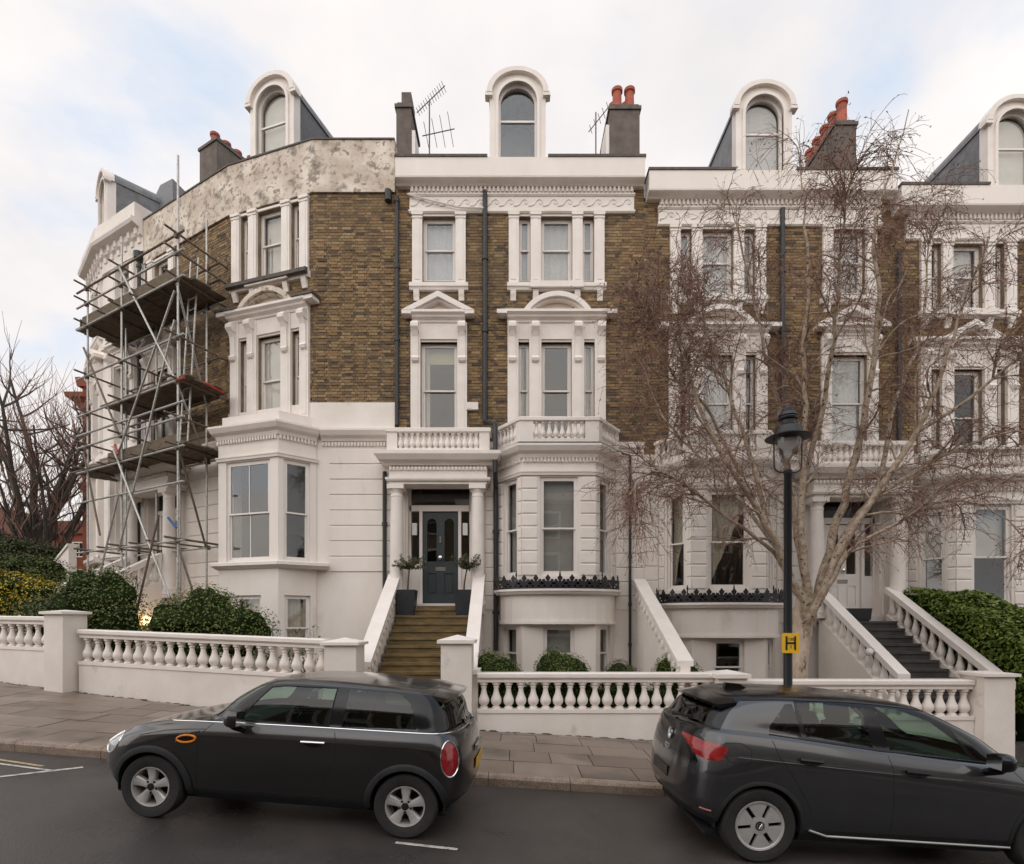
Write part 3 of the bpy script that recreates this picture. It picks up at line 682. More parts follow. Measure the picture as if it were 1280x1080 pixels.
# ------------------------------------------------------------------ terrace house
def porch(fr, H, cs, doormat, dz0=.47, dw=.78):
    # porch: columns, entablature, balcony
    pl, pr = cs-1.2, cs+1.28
    for s in (-1, 1):
        u = cs+s*.985
        m = MB(fr); m.lathe([(.2, 0), (.2, .08), (.185, .09), (.19, .14), (.165, .17), (.165, .9), (.155, 2.0), (.14, 2.62), (.15, 2.63), (.15, 2.66), (.142, 2.67), (.142, 2.73), (.185, 2.79), (.185, 2.80)], u, .36, .42, 20); m.box(u-.2, u+.2, .16, .56, 3.222, 3.33); m.build('column', 'stucco_trim', H, True)
        m = MB(fr); m.box(u-.15, u+.15, 0, .07, .2, 3.32); m.build('pilaster', 'stucco', H)
    pp = [(pl, 0), (pl, .5), (pr, .5), (pr, 0)]
    m = MB(fr); m.box(pl+.06, pr-.06, 0, .53, 3.332, 3.74); m.sweep([(-.1, 0), (.05, 0), (.07, .04), (.07, .08), (-.1, .08)], [(pl+.05, 0), (pl+.05, .53), (pr-.05, .53), (pr-.05, 0)], z0=3.40); m.build('porch_entablature', 'stucco_trim', H)
    dentils(fr, H, [(pl+.06, .53), (pr-.06, .53)], 3.66, .08, .045, .04, .05)
    m = MB(fr); m.sweep([(-.3, 0), (.04, 0), (.08, .06), (.18, .10), (.22, .16), (.26, .22), (.26, .30), (-.3, .30)], pp, z0=3.78); m.prism([(pl+.1, 0), (pl+.1, .45), (pr-.1, .45), (pr-.1, 0)], 3.9, 4.06, 'z'); m.build('porch_cornice', 'stucco_trim', H)
    m = MB(fr); m.sweep([(-.15, 0), (0, 0), (0, .12), (-.15, .12)], pp, z0=4.08); m.sweep([(-.17, 0), (0, 0), (.03, .02), (.03, .10), (0, .12), (-.17, .12)], pp, z0=4.58); m.sweep([(-.13, .12), (-.09, .12), (-.09, .5), (-.13, .5)], pp, z0=4.08)
    for u in (pl+.001, pr-.251): m.box(u, u+.25, .36, .499, 4.2, 4.58)
    B = m.build('porch_balcony', 'stucco_trim', H)
    k = 14
    for i in range(k): inst(baluster_mesh(.38, .9), 'baluster', B, fr((pl+.25+(pr-pl-.5)*(i+.5)/k, .43, 4.2)))
    # door case
    m = MB(fr); m.box(cs-dw, cs+dw, -.32, -.24, 3.46, 3.52); m.box(cs-dw, cs+dw, -.32, -.2, 2.82, 2.97)
    for a, b in ((-.78, -.74), (-.53, -.455), (.455, .53), (.74, .78)): m.box(cs+a, cs+b, -.32, -.2, dz0, 2.82 if abs(a) < .7 else 3.46)
    for a, b in ((-.74, -.53), (.53, .74)): m.box(cs+a, cs+b, -.32, -.24, dz0, 1.5)
    m.box(cs-dw, cs+dw, -.34, .15, dz0-.14, dz0)
    C = m.build('door_case', 'white_paint', H)
    m = MB(fr); m.box(cs-.74, cs+.74, -.30, -.295, 2.97, 3.46); m.build('fanlight', 'pane', C)
    for a, b in ((-.74, -.53), (.53, .74)): m = MB(fr); m.box(cs+a, cs+b, -.29, -.285, 1.5, 2.82); m.build('sidelight', 'pane', C)
    D = door_leaf(fr, H, cs, dz0, doormat)
def terrace_house(name, xl, xr, zo, ct, cs, cdm, label, seed, zg, t2=('net', 'net', 'net'), s2='net', t1=('left', None, 'curtain'), s1='topblind+lefts', bayin=('blind', 'blind', 'blind'), basein='blind', dorm=None, kt='seg', ks='tri', doormat='door_blue', fan=True, brickq=300, door=True, bayw=.455, porch_top=True):
    """xl..xr frontage, ct/cs centres of the triple and single bays of windows"""
    fr = Frame(0, 14, zo, 0)
    H = thing(name, ((xl+xr)/2, 14, zg), label, 'house', 'terraced houses of the row')
    base = zg-zo
    h2 = upper_triple(fr, H, ct, inside=t2)+upper_single(fr, H, cs, inside=s2)
    h1 = first_triple(fr, H, ct, inside=t1, kind=kt)+first_single(fr, H, cs, inside=s1, kind=ks)
    dz0, dz1 = .47, 3.52; dw = .78
    bayhole = [(ct-1.30, ct+1.30, -1.5, 3.9)]
    doorhole = [(cs-dw, cs+dw, dz0-.2, dz1)]
    walls(fr, H, 'wall', 'mortar', xl, xr, 4.40, 10.84, h2+h1)
    walls(fr, H, 'wall', 'stucco', xl, xr, base-.3, 4.40, bayhole+doorhole)
    ex = [(ct-1.19, ct+1.19, 8.2, 10.3), (cs-.665, cs+.665, 8.2, 10.3), (ct-1.22, ct+1.22, 4, 7.5), (cs-.7, cs+.7, 4, 7.5), (xl+.35, xr-.26, 10.2, 11)]
    brickwork(fr, H, xl, xr, 4.50, 10.80, ex, seed, brickq)
    # band, cornice, frieze, parapet
    m = MB(fr); m.box(xl, xr, 0, .05, 4.36, 4.50); m.build('string_course', 'stucco_trim', H)
    fa, fb = xl+.35, xr-.26
    m = MB(fr); m.box(fa, fb, 0, .06, 10.26, 10.62); m.sweep([(0, 0), (.06, 0), (.09, .03), (.09, .07), (0, .07)], [(fa-.02, 0), (fb+.02, 0)], z0=10.19); m.sweep([(0, 0), (.08, 0), (.11, .03), (.11, .06), (0, .06)], [(fa-.02, 0), (fb+.02, 0)], z0=10.60); m.build('frieze', 'stucco_trim', H)
    k = int((fb-fa-.1)/.365)
    for i in range(k): inst(scroll_mesh(), 'scroll', H, fr((fa+.23+i*(fb-fa-.1)/k, .065, 10.44)))
    m = MB(fr); m.box(fa+.02, fb-.02, 0, .09, 10.66, 10.82); m.build('dentil_bed', 'stucco_trim', H)
    dentils(fr, H, [(fa+.02, .09), (fb-.02, .09)], 10.68, .12, .055, .05, .05)
    m = MB(fr); m.sweep([(-.25, 0), (.15, 0), (.19, .03), (.30, .05), (.34, .07), (.34, .09), (-.25, .09)], [(xl+.04, 0), (xr-.04, 0)], z0=10.80); m.build('cornice', 'stucco_trim', H)
    m = MB(fr); m.box(xl+.05, xr-.05, -.05, .345, 10.892, 11.35); m.build('parapet', 'stucco', H)
    m = MB(fr); m.box(xl+.03, cdm-.74, -.1, .37, 11.352, 11.41); m.box(cdm+.74, xr-.03, -.1, .37, 11.352, 11.41); m.build('parapet_coping', 'coping_dark', H)
    dormer(fr, H, cdm, 11.36, dorm, d0=.22)
    m = MB(fr); m.prism([(-.1, 11.0), (-.4, 11.2), (-2.1, 13.0), (-5.5, 13.3), (-5.5, 11.0)], xl+.02, xr-.02, 'u'); m.build('roof', 'slate', H)
    room(fr, H, xl+.1, xr-.1, base-.2, 10.9, (-2.1, .3, 4.3, 7.9, 10.9))
    # party strips either side of the frieze
    if door:
        porch(fr, H, cs, doormat)
    bay(fr, H, ct, insides=bayin, base=base-.2, basein=basein, win_u=bayw)
    lo = ct-1.49; hi = ct+1.49; zs = [.3+i*.355 for i in range(12)]
    rustic(fr, H, xl+.02, xr-.02, zs, 0, 'stucco', [(lo, hi, -9, 9), (cs-1.16, cs+1.16, -9, 9)])
    return fr, H
def door_leaf(fr, H, cs, z0, mt):
    """panelled door with two arched glass lights"""
    z1 = z0+2.33; hw = .45; d = -.26; n = 8
    m = MB(fr); lights = []
    m.box(cs-hw, cs-.34, d-.04, d, z0, z1); m.box(cs+.34, cs+hw, d-.04, d, z0, z1); m.box(cs-.10, cs+.10, d-.04, d, z0, z1)
    for s in (-1, 1):
        a, b = (cs-.34, cs-.10) if s < 0 else (cs+.10, cs+.34); c = (a+b)/2; zt = z0+2.05; zb = z0+1.08
        m.box(a, b, d-.04, d, z0, z0+.25); m.box(a, b, d-.04, d, z0+.78, zb)
        top = [(a, z1)]+[(a+(b-a)*i/n, z1) for i in range(n+1)]+[(b, z1)]; ar = [(a, zt)]+arc(c, zt, (b-a)/2, 180, 0, n)+[(b, zt)]
        m.ring(top, ar, d-.04, d); m.box(a, b, d-.04, d-.022, z0+.25, z0+.78); m.box(a+.035, b-.035, d-.03, d-.008, z0+.29, z0+.74)
        lights.append([(a, zb)]+arc(c, zt, (b-a)/2, 180, 0, n)+[(b, zb)])
    D = m.build('door', mt, H)
    for e in lights: mm = MB(fr); mm.prism(e[::-1], d-.025, d-.02); mm.build('door_light', 'pane', D)
    mm = MB(fr); mm.box(cs-.13, cs+.13, d, d+.012, z0+.84, z0+.94); mm.build('letter_box', 'chrome', D)
    q = fr((cs, d, z0+1.17)); me = shared('knob', lambda: MB().lathe([(.02, 0), (.02, .03), (.045, .04), (.055, .06), (.05, .085), (.025, .1)], n=12).mesh('door_knob', 'chrome', True)); inst(me, 'door_knob', D, q, (R(90), 0, fr.ang))
    q = fr((cs, d, z0+1.62)); mm = MB(fr); mm.box(cs-.02, cs+.02, d, d+.03, z0+1.55, z0+1.72); mm.build('knocker', 'chrome', D)
    return D
def flight(name, H, X0, X1, y_top, z_top, n, mat, rise=.1665, tread=.26, zend=-2.2):
    """steps falling towards the street, each its own stone"""
    me = None
    for i in range(n):
        z = z_top-rise*i; y = y_top-tread*i; m = MB()
        m.box(X0, X1, y-tread-.03, y, z-.055, z); m.box(X0, X1, y-tread, y-.001, z-rise-.02, z-.056); m.build('step', mat, H)
    m = MB(); m.prism([(y_top, zend), (y_top, z_top-.3), (y_top-tread*n, z_top-rise*n-.3), (y_top-tread*n, zend)], X0, X1, 'u'); m.build('stair_base', 'stucco_wall', H)
def slope_wall(H, X, w, y0, z0, y1, z1, zb, name='stair_wall', panel=0, mat='stucco_wall'):
    """solid sloping parapet with coping, scroll panels on the given side"""
    m = MB(); m.prism([(y0, zb), (y0, z0-.1), (y1, z1-.1), (y1, zb)], X-w/2+.03, X+w/2-.03, 'u'); W_ = m.build(name, mat, H)
    m = MB(); m.prism([(y0, z0-.1), (y0, z0), (y1, z1), (y1, z1-.1)], X-w/2-.03, X+w/2+.03, 'u'); m.build('coping', 'stucco_trim', W_)
    if panel:
        n = 14
        for i in range(n):
            f = (i+.7)/(n+.4); y = y0+(y1-y0)*f; z = z0+(z1-z0)*f-.33
            inst(shared('boss', lambda: MB().lathe([(.085, -.02), (.09, .01), (.06, .03), (.045, .02), (.02, .035)], n=10).mesh('boss', 'stucco_trim', True)), 'boss', W_, (X+panel*(w/2-.03), y, z), (0, R(90*panel), 0))
    return W_
def slope_balustrade(H, X, y0, z0, y1, z1, zb, k, hb=.52, w=.2):
    """sloping rail on balusters over a solid string wall"""
    m = MB(); m.prism([(y0, zb), (y0, z0-hb-.14), (y1, z1-hb-.14), (y1, zb)], X-w/2, X+w/2, 'u'); S = m.build('stair_wall', 'stucco_wall', H)
    m = MB(); m.prism([(y0, z0-.14), (y0, z0-.03), (y0, z0), (y1, z1), (y1, z1-.03), (y1, z1-.14)], X-w/2-.02, X+w/2+.02, 'u'); m.build('hand_rail', 'stucco_trim', S)
    me = baluster_mesh(hb+.08, .8)
    for i in range(k):
        f = (i+.5)/k; inst(me, 'baluster', S, (X, y0+(y1-y0)*f, z0+(z1-z0)*f-hb-.18))
# ---- the three houses square to the street
f1, H1 = terrace_house('terraced_house', -2.9, 3.3, 0, 1.11, -1.82, .14, 'white and brown brick house with dark blue grey front door and brown steps', 11, -1.96, dorm='none', t1=('left', None, 'curtain'))
f2, H2 = terrace_house('terraced_house', 3.3, 9.46, -.32, 5.13, 8.41, 6.2, 'brick and white house with white front door behind the bare birch', 12, -2.3, t2=('net', 'net', None), s2='net', t1=(None, 'net', None), s1='net', bayin=('tiedL', 'tiedL', None), basein=None, dorm='grey', doormat='white_paint', bayw=.48)
f3, H3 = terrace_house('terraced_house', 9.46, 15.7, -.68, 11.37, 14.5, 12.4, 'brick and white house behind the clipped green hedge with half drawn blinds', 13, -2.7, t2=(None, 'net', None), t1=(None, None, None), bayin=('halfblind', 'halfblind', 'halfblind'), basein=None, dorm='full', kt='tri', ks='seg', doormat='white_paint', brickq=200)
# chimneys and roof furniture
chimney(f1, H1, 2.62, 3.42, -2.4, -1.0, 11, 13.85, [(2.86, -1.25), (3.2, -1.25), (2.86, -1.7), (3.2, -1.7)], poth=.62, potr=.15)
m = MB(f1); m.prism([(-1.02, 11), (-1.02, 13.35), (-1.8, 13.4), (-4.5, 11)], 2.52, 2.61, 'u'); m.build('party_wall', 'stucco', H1)
chimney(f1, H1, -3.1, -2.70, -2.2, -1.0, 11, 13.9, [])
m = MB(f1); m.box(-2.98, -2.72, -1.7, -1.1, 13.95, 14.3); m.build('chimney_block', 'render_grey', H1)
m = MB(f1); m.prism([(-1.02, 11), (-1.02, 13.2), (-1.6, 13.2), (-3.0, 11)], -2.69, -2.60, 'u'); m.build('party_wall', 'stucco', H1)
chimney(f2, H2, 8.66, 9.22, -2.9, -1.0, 11, 13.75, [(8.95, -1.2-.4*i) for i in range(5)], poth=.68, potr=.15)
# downpipes
pipe(f1, H1, [(-.67, .09, 10.72), (-.67, .09, 5.0), (-.40, .55, 4.75), (-.40, .62, 4.5), (-.40, .62, 3.6), (-.40, .12, 3.3), (-.40, .12, -.7)], .062, collars=[(-.67, .09, 9.0), (-.67, .09, 7.2), (-.40, .12, 2.2), (-.40, .12, .2)])
pipe(f1, H1, [(-2.86, .07, 10.6), (-2.86, .07, 4.9)], .05, collars=[(-2.86, .07, 10.45), (-2.86, .07, 8.8), (-2.86, .07, 7)])
pipe(f1, H1, [(-3.17, .07, 3.75), (-3.17, .07, .6)], .05, collars=[(-3.17, .07, 2.4)])
pipe(f1, H1, [(-.36, .14, 4.19), (.17, .93, 4.19), (2.06, .93, 4.19), (2.66, .16, 4.19), (2.93, .1, 4.15), (2.93, .1, -1.3)], .034, collars=[(2.93, .1, 3.2), (2.93, .1, 1.6), (2.93, .1, .4), (2.93, .1, -.6)])
pipe(f2, H2, [(6.72, .09, 10.6), (6.72, .09, 4.6), (6.85, .1, 4.2), (6.85, .1, -1.5)], .062, collars=[(6.72, .09, 9), (6.72, .09, 7), (6.85, .1, 2.8)])
pipe(f3, H3, [(9.62, .09, 9.9), (9.62, .09, .9)], .05, collars=[(9.62, .09, 9.7), (9.62, .09, 7.4), (9.62, .09, 5), (9.62, .09, 2.5)])
m = MB(f1); m.tube([(-2.6, .12, 10.62), (-2.0, .13, 10.45), (-1.3, .13, 10.28), (-.7, .12, 10.27)], .022, 6); m.build('cable', 'plastic_white', H1, True)
m = MB(f1); m.box(-1.13, -.84, .02, .12, 5.28, 5.46); m.box(-1.10, -1.02, .12, .13, 5.31, 5.43); m.build('alarm_box', 'plastic_white', H1)
for u in (-2.46, -1.18):
    m = MB(f1); m.box(u-.06, u+.06, -.19, -.09, 2.2, 2.5); m.build('porch_light', 'plastic_white', H1)
# steps of the two entrance flights, their parapets
flight('steps', H1, -2.72, -.92, 13.62, .335, 14, 'york')
m = MB(); m.box(-2.72, -.92, 13.6, 14.0, .1, .335); m.build('landing', 'york', H1)
m = MB(); m.box(-2.3, -1.34, 13.5, 13.84, .336, .40); m.build('door_step', 'york', H1)
slope_wall(H1, -2.86, .24, 13.66, 1.18, 10.75, -.76, -2.0, panel=1)
slope_wall(H1, -.80, .22, 13.66, 1.18, 10.62, -.86, -2.1, panel=-1)
m = MB(); m.box(-.96, -.62, 10.2, 10.62, -2.1, -.95); m.box(-1.0, -.58, 10.16, 10.66, -.95, -.86); m.build('newel_pier', 'stucco_wall', H1)
slope_wall(H1, 3.16, .24, 13.9, 1.08, 10.2, -.70, -2.3, name='dividing_wall', panel=-1)
flight('steps', H2, 7.72, 9.1, 13.5, .03, 13, 'slate_step', zend=-2.5)
m = MB(); m.box(7.72, 9.1, 13.48, 14.0, -.3, .03); m.build('landing', 'slate_step', H2)
slope_balustrade(H2, 7.60, 13.7, .78, 10.85, -1.0, -2.5, 12)
slope_balustrade(H2, 9.24, 13.7, .86, 10.4, -1.1, -2.6, 13)
m = MB(); m.box(7.4, 9.6, 10.0, 10.35, -2.75, -2.2); m.build('step', 'slate_step', H2)
# ------------------------------------------------------------------ the curved house at the corner of the row
ZA = .36
PA, PB_, PC, PD = (-11.0, 16.8), (-7.46, 14.8), (-4.96, 14.0), (-2.92, 14.0)
fW = Frame(0, 14, ZA, 0)
fA = Frame((PB_[0]+PC[0])/2, (PB_[1]+PC[1])/2, ZA, math.atan2(PC[1]-PB_[1], PC[0]-PB_[0])); lA = math.hypot(PC[0]-PB_[0], PC[1]-PB_[1])/2
fB = Frame(PB_[0], PB_[1], ZA, math.atan2(PB_[1]-PA[1], PB_[0]-PA[0])); lB = math.hypot(PB_[0]-PA[0], PB_[1]-PA[1])
H0 = thing('terraced_house', (-6.2, 14.6, -1.6), 'curved brick house with stained parapet and dark weathered window pediment, scaffolding in front', 'house', 'terraced houses of the row')
CB = -3.15
hA = upper_triple(fA, H0, 0, 8.43, 10.32, inside=('curtain', 'pale', 'curtain'))
hA += first_triple(fA, H0, 0, 4.75, 7.05, inside=('shut', 'shut', 'shut'), pmat='stucco_old')
hB = upper_single(fB, H0, CB, 8.43, 10.32, inside='net')+first_single(fB, H0, CB, inside='net')
walls(fW, H0, 'wall', 'mortar', -4.96, -2.92, 4.4, 10.34, [])
walls(fA, H0, 'wall', 'mortar', -lA, lA, 4.4, 10.34, hA)
walls(fB, H0, 'wall', 'mortar', -lB, 0, 4.4, 10.34, hB)
walls(fW, H0, 'wall', 'stucco', -4.96, -2.92, -2.4, 4.4, [])
walls(fA, H0, 'wall', 'stucco', -lA, lA, -2.4, 4.4, [(-1.2, 1.2, -.8, 3.9)])
walls(fB, H0, 'wall', 'stucco', -lB, 0, -2.4, 4.4, [(CB-.78, CB+.78, .27, 3.52)])
q = brickwork(fW, H0, -4.96, -2.92, 5.12, 10.34, [], 21, 230)
brickwork(fA, H0, -lA, lA, 5.12, 10.34, [(-1.19, 1.19, 8.2, 10.4), (-1.22, 1.22, 4, 7.5)], 22, 0)
brickwork(fB, H0, -lB, 0, 4.9, 10.34, [(CB-.665, CB+.665, 8.2, 10.4), (CB-.7, CB+.7, 4, 7.5)], 23, 70)
# weathered parapet, plain band over the ground floor, cornice all along
path = [(*PA,), (*PB_,), (*PC,), (*PD,)]
m = MB(); m.sweep([(-.25, 10.36+ZA), (.06, 10.36+ZA), (.05, 11.0+ZA), (.05, 11.66+ZA), (-.25, 11.66+ZA)], path, side=-1); m.build('parapet', 'stucco_old', H0)
m = MB(); m.sweep([(-.27, 11.661+ZA), (.075, 11.661+ZA), (.075, 11.70+ZA), (-.27, 11.70+ZA)], path, side=-1); m.build('parapet_coping', 'coping_dark', H0)
m = MB(); m.sweep([(-.02, 4.38+ZA), (.05, 4.38+ZA), (.05, 5.12+ZA), (-.02, 5.12+ZA)], path[1:], side=-1); m.build('plain_band', 'stucco_wall', H0)
for f, a, b in ((fW, -4.75, -2.98), (fB, -1.9, -.12)):
    m = MB(f); m.sweep([(0, 0), (.04, 0), (.07, .06), (.16, .12), (.19, .17), (.22, .22), (.22, .27), (0, .27)], [(a, 0), (b, 0)], z0=4.16); m.build('cornice', 'stucco_trim', H0)
    dentils(f, H0, [(a, 0), (b, 0)], 4.04, .09, .04, .04, .06)
rustic(fW, H0, -4.55, -2.95, [.9+i*.385 for i in range(9)], 0)
rustic(fB, H0, -1.85, -.1, [.5+i*.385 for i in range(10)], 0)
# weathered sill and hood, blackened by rain
m = MB(fA); m.prism([(.15, 8.30), (.24, 8.33), (.24, 8.42), (.15, 8.44)], -1.25, 1.25, 'u'); m.build('weathered_sill', 'coping_dark', H0)
m = MB(fA); m.prism([(0, 7.685), (.33, 7.685), (.33, 7.74), (0, 7.75)], -1.52, -.86, 'u'); m.prism([(0, 7.685), (.33, 7.685), (.33, 7.74), (0, 7.75)], .88, 1.52, 'u'); m.build('weathered_hood', 'coping_dark', H0)
bay(fA, H0, 0, hw=.90, pr=.78, wo=1.40, z_sill=1.12, z_head=3.58, ztop=4.4, insides=(None, None, None), base=-2.4, balcony=False, bow=False, bars=1, rust=False, basein='curtain', win_u=.66, side_m=.13)
m = MB(fA); m.prism([(-1.36, -.02), (-.86, .70), (.86, .70), (1.36, -.02)], 4.435, 4.74, 'z'); m.build('bay_roof', 'stucco', H0)
dormer(fA, H0, .02, 11.45, 'full', hw=.72, ztop=13.75, d0=-.02, cheek='slate')
porch(fB, H0, CB, 'white_paint')
m = MB(); pr_ = [(-11.0, 17.2), (-7.4, 15.2), (-4.9, 14.4), (-2.95, 14.4), (-2.95, 19.5), (-8.5, 20), (-11, 19.5)]
m.prism(pr_, 11.2, 11.5, 'z'); m.prism([(-9.3, 17.3), (-7.0, 16.4), (-4.6, 16.0), (-3.1, 16.0), (-3.1, 19), (-8.5, 19.5)], 11.5, 13.0, 'z'); m.build('roof', 'slate', H0)
for f, a, b in ((fA, -lA, lA), (fB, -lB, 0)):
    room(f, H0, a+.05, b-.05, -2, 10.8, (-1.9, .3, 4.3, 7.9, 10.8), d1=-2.2)
# front steps
for i in range(13):
    z = .335-.1665*i; d0 = .55+.26*i; m = MB(fB); m.box(CB-.75, CB+.75, d0, d0+.29, z-.17, z); m.build('step', 'stucco_wall', H0)
m = MB(fB); m.box(CB-.75, CB+.75, .0, .55, .0, .334); m.build('landing', 'stucco_wall', H0)
m = MB(fB); m.prism([(.0, -2.2), (.0, .0), (.56, .1), (.56+.26*13, .1-.1665*13), (.56+.26*13, -2.2)], CB-.74, CB+.74, 'u'); m.build('stair_base', 'stucco_wall', H0)
for u in (CB-.86, CB+.86):
    d0, d1, z0, z1 = .55, 3.6, 1.55, -.2
    m = MB(fB); m.prism([(d0, -2.2), (d0, z0-.75), (d1, z1-.75), (d1, -2.2)], u-.1, u+.1, 'u'); S = m.build('stair_wall', 'stucco_wall', H0)
    m = MB(fB); m.prism([(d0, z0-.16), (d0, z0), (d1, z1), (d1, z1-.16)], u-.13, u+.13, 'u'); m.build('hand_rail', 'stucco_trim', S)
    for i in range(11): f = (i+.5)/11; inst(baluster_mesh(.64), 'baluster', S, fB((u, d0+(d1-d0)*f, z0+(z1-z0)*f-.79)))
lamp = thing('wall_lamp', fB((-2.12, 1.0, -.55)), 'small lit warm lamp on the stair wall behind the shrubs', 'lamp')
m = MB(); p = fB((-2.06, 1.0, -.42)); m.lathe([(.03, -.02), (.10, .0), (.12, .08), (.10, .18), (.04, .22)], p[0], p[1], p[2], 10); m.build('lamp_globe', 'lamp_glow', lamp, True)
m = MB(fB); m.box(-2.19, -2.06, .96, 1.04, -.5, -.42); m.build('lamp_bracket', 'iron', lamp)
ld = bpy.data.lights.new('wall_lamp_light', 'POINT'); ld.energy = 3; ld.color = (1, .6, .28); ld.shadow_soft_size = .1; lo = bpy.data.objects.new('wall_lamp_light', ld); COL.objects.link(lo); lo.parent = lamp; lo.location = Vector(fB((-1.8, 1.1, -.3)))-lamp.location
# rainwater pipe at the joint with the next house
pipe(fW, H0, [(-3.07, .1, 10.36), (-3.07, .1, 10.1)], .09, 'rain_hopper')
# ------------------------------------------------------------------ white house round the bend
ZL = .95
fL1 = Frame(-11.0, 16.82, ZL, math.atan2(-1.15, 2.05)); lL1 = 2.35
fL2 = Frame(-13.05, 17.97, ZL, math.atan2(-1.5, 1.55)); lL2 = 2.16
HL = thing('terraced_house', (-13, 18.5, -1.3), 'all white house with bracketed cornice beyond the scaffolding', 'house', 'terraced houses of the row')
h1 = upper_single(fL1, HL, -1.2)+first_single(fL1, HL, -1.2, inside='net'); h2 = upper_single(fL2, HL, -1.08)+first_single(fL2, HL, -1.08, inside='net')
for f, l, h, c in ((fL1, lL1, h1, -1.2), (fL2, lL2, h2, -1.08)):
    gw = [(c-.5, c+.5, 1.2, 3.6)]
    walls(f, HL, 'wall', 'stucco', -l, 0, 3.9, 10.25, h); walls(f, HL, 'wall', 'stucco', -l, 0, -2.6, 3.9, gw)
    window(f, HL, c-.5, c+.5, 1.2, 3.6, inside='net'); sillpiece(f, HL, c-.85, c+.85, .98, .28, (), .18)
    for u in (c-.72, c+.72): pilaster(f, HL, u-.17, u+.17, 1.17, 3.95, .16)
    entab(f, HL, c-1.1, c+1.1, 3.97, dep=.34)
    room(f, HL, -l+.05, -.05, -2, 10.7, (-1.9, .3, 4.3, 7.9, 10.7), d1=-1.2)
pth = [(-14.6, 19.46), (-13.05, 17.96), (-11.02, 16.82)]
m = MB(); m.sweep([(-.3, 10.2), (.05, 10.2), (.06, 10.6), (.14, 10.66), (.16, 10.82), (.36, 10.9), (.4, 10.98), (.4, 11.06), (.3, 11.06), (.3, 11.5), (-.3, 11.5)], pth, z0=ZL, side=-1); m.build('cornice', 'stucco_wall', HL)
for f, l in ((fL1, lL1), (fL2, lL2)):
    k = int(l/.34)
    for i in range(k): m = MB(f); m.prism([(.05, 10.45), (.10, 10.46), (.12, 10.6), (.2, 10.68), (.22, 10.84), (.05, 10.84)], -l+.2+i*l/k-.07, -l+.2+i*l/k+.07, 'u'); m.build('bracket', 'stucco_trim', HL)
m = MB(); m.prism([(-14.4, 19.8), (-13.0, 18.5), (-11.2, 17.5), (-10.6, 20), (-13.5, 22)], 10.6+ZL, 11.6+ZL, 'z')
b = [(-13.9, 20.1), (-12.9, 19.1), (-11.0, 18.2), (-10.6, 20.4), (-13, 22)]; cx, cy = -12.2, 20.1
vs = [(x, y, 11.6+ZL) for x, y in b]+[(cx+(x-cx)*.32, cy+(y-cy)*.32, 14.5+ZL) for x, y in b]
m.add(vs, [(0, 1, 2, 3, 4), (9, 8, 7, 6, 5)]+[(i, (i+1) % 5, 5+(i+1) % 5, 5+i) for i in range(5)]); m.build('roof', 'slate', HL)
dormer(fL2, HL, -.95, 11.45, 'full', hw=.66, ztop=14.1, back=2.2, d0=-.1)
fC = Frame(-9.8, 18.3, 0, R(-29)); chimney(fC, HL, -.35, .55, -1.6, .2, 11.5, 15.5, [(0, -.1), (0, -.5), (.0, -.9), (.2, -1.3)], poth=.5, potr=.15)
pipe(fL1, HL, [(-.18, .1, 9.9), (-.18, .1, .8)], .055, collars=[(-.18, .1, 9.7), (-.18, .1, 7), (-.18, .1, 4.2)])
m = MB(fL1); m.lathe([(.05, 0), (.14, .12), (.15, .3)], -.18, .1, 9.85, 10); m.build('rain_hopper', 'pipe', HL)
# garden wall of its stairs
m = MB(); m.prism([(-1.6, 0), (1.6, 0), (1.6, 3.3), (-1.6, 2.2)], -.1, .1, 'd'); m.prism([(-1.6, 2.2), (1.6, 3.3), (1.6, 3.38), (-1.6, 2.28)], -.14, .14, 'd'); o = m.build('sloping_wall', 'stucco_wall'); o.location = (-14.6, 17.9, -1.0); o.rotation_euler = (0, 0, R(-36)); tag(o, 'plain white sloping garden wall beyond the scaffolding', 'wall')
# ------------------------------------------------------------------ red brick block behind, low houses far off
RB = thing('mansion_block', (-18, 28, -1), 'tall red brick building with moulded cornice glimpsed behind the white house', 'building')
m = MB(); m.box(-20.1, -14, 26.2, 34, -2, 11.0); m.build('wall', 'red_brick', RB)
m = MB(); m.sweep([(-.05, 10.0), (.12, 10.0), (.2, 10.2), (.45, 10.4), (.5, 10.6), (-.05, 10.6)], [(-20.1, 34), (-20.1, 26.2), (-14, 26.2)], side=-1); m.sweep([(-.05, 11.0), (.15, 11.0), (.2, 11.4), (-.05, 11.4)], [(-20.1, 34), (-20.1, 26.2), (-14, 26.2)], side=-1); m.sweep([(-.05, 6.2), (.1, 6.2), (.14, 6.5), (-.05, 6.5)], [(-20.1, 34), (-20.1, 26.2), (-14, 26.2)], side=-1); m.build('cornice', 'red_brick', RB)
for z in (7.3, 3.5):
    fr_ = Frame(-18.9, 26.19, 0, 0); window(fr_, RB, -.55, .55, z, z+2.2, d=.06, inside='net', bars=1); m = MB(fr_); m.box(-.7, .7, 0, .15, z-.15, z); m.build('sill', 'stucco_trim', RB)
r1 = random.Random(4)
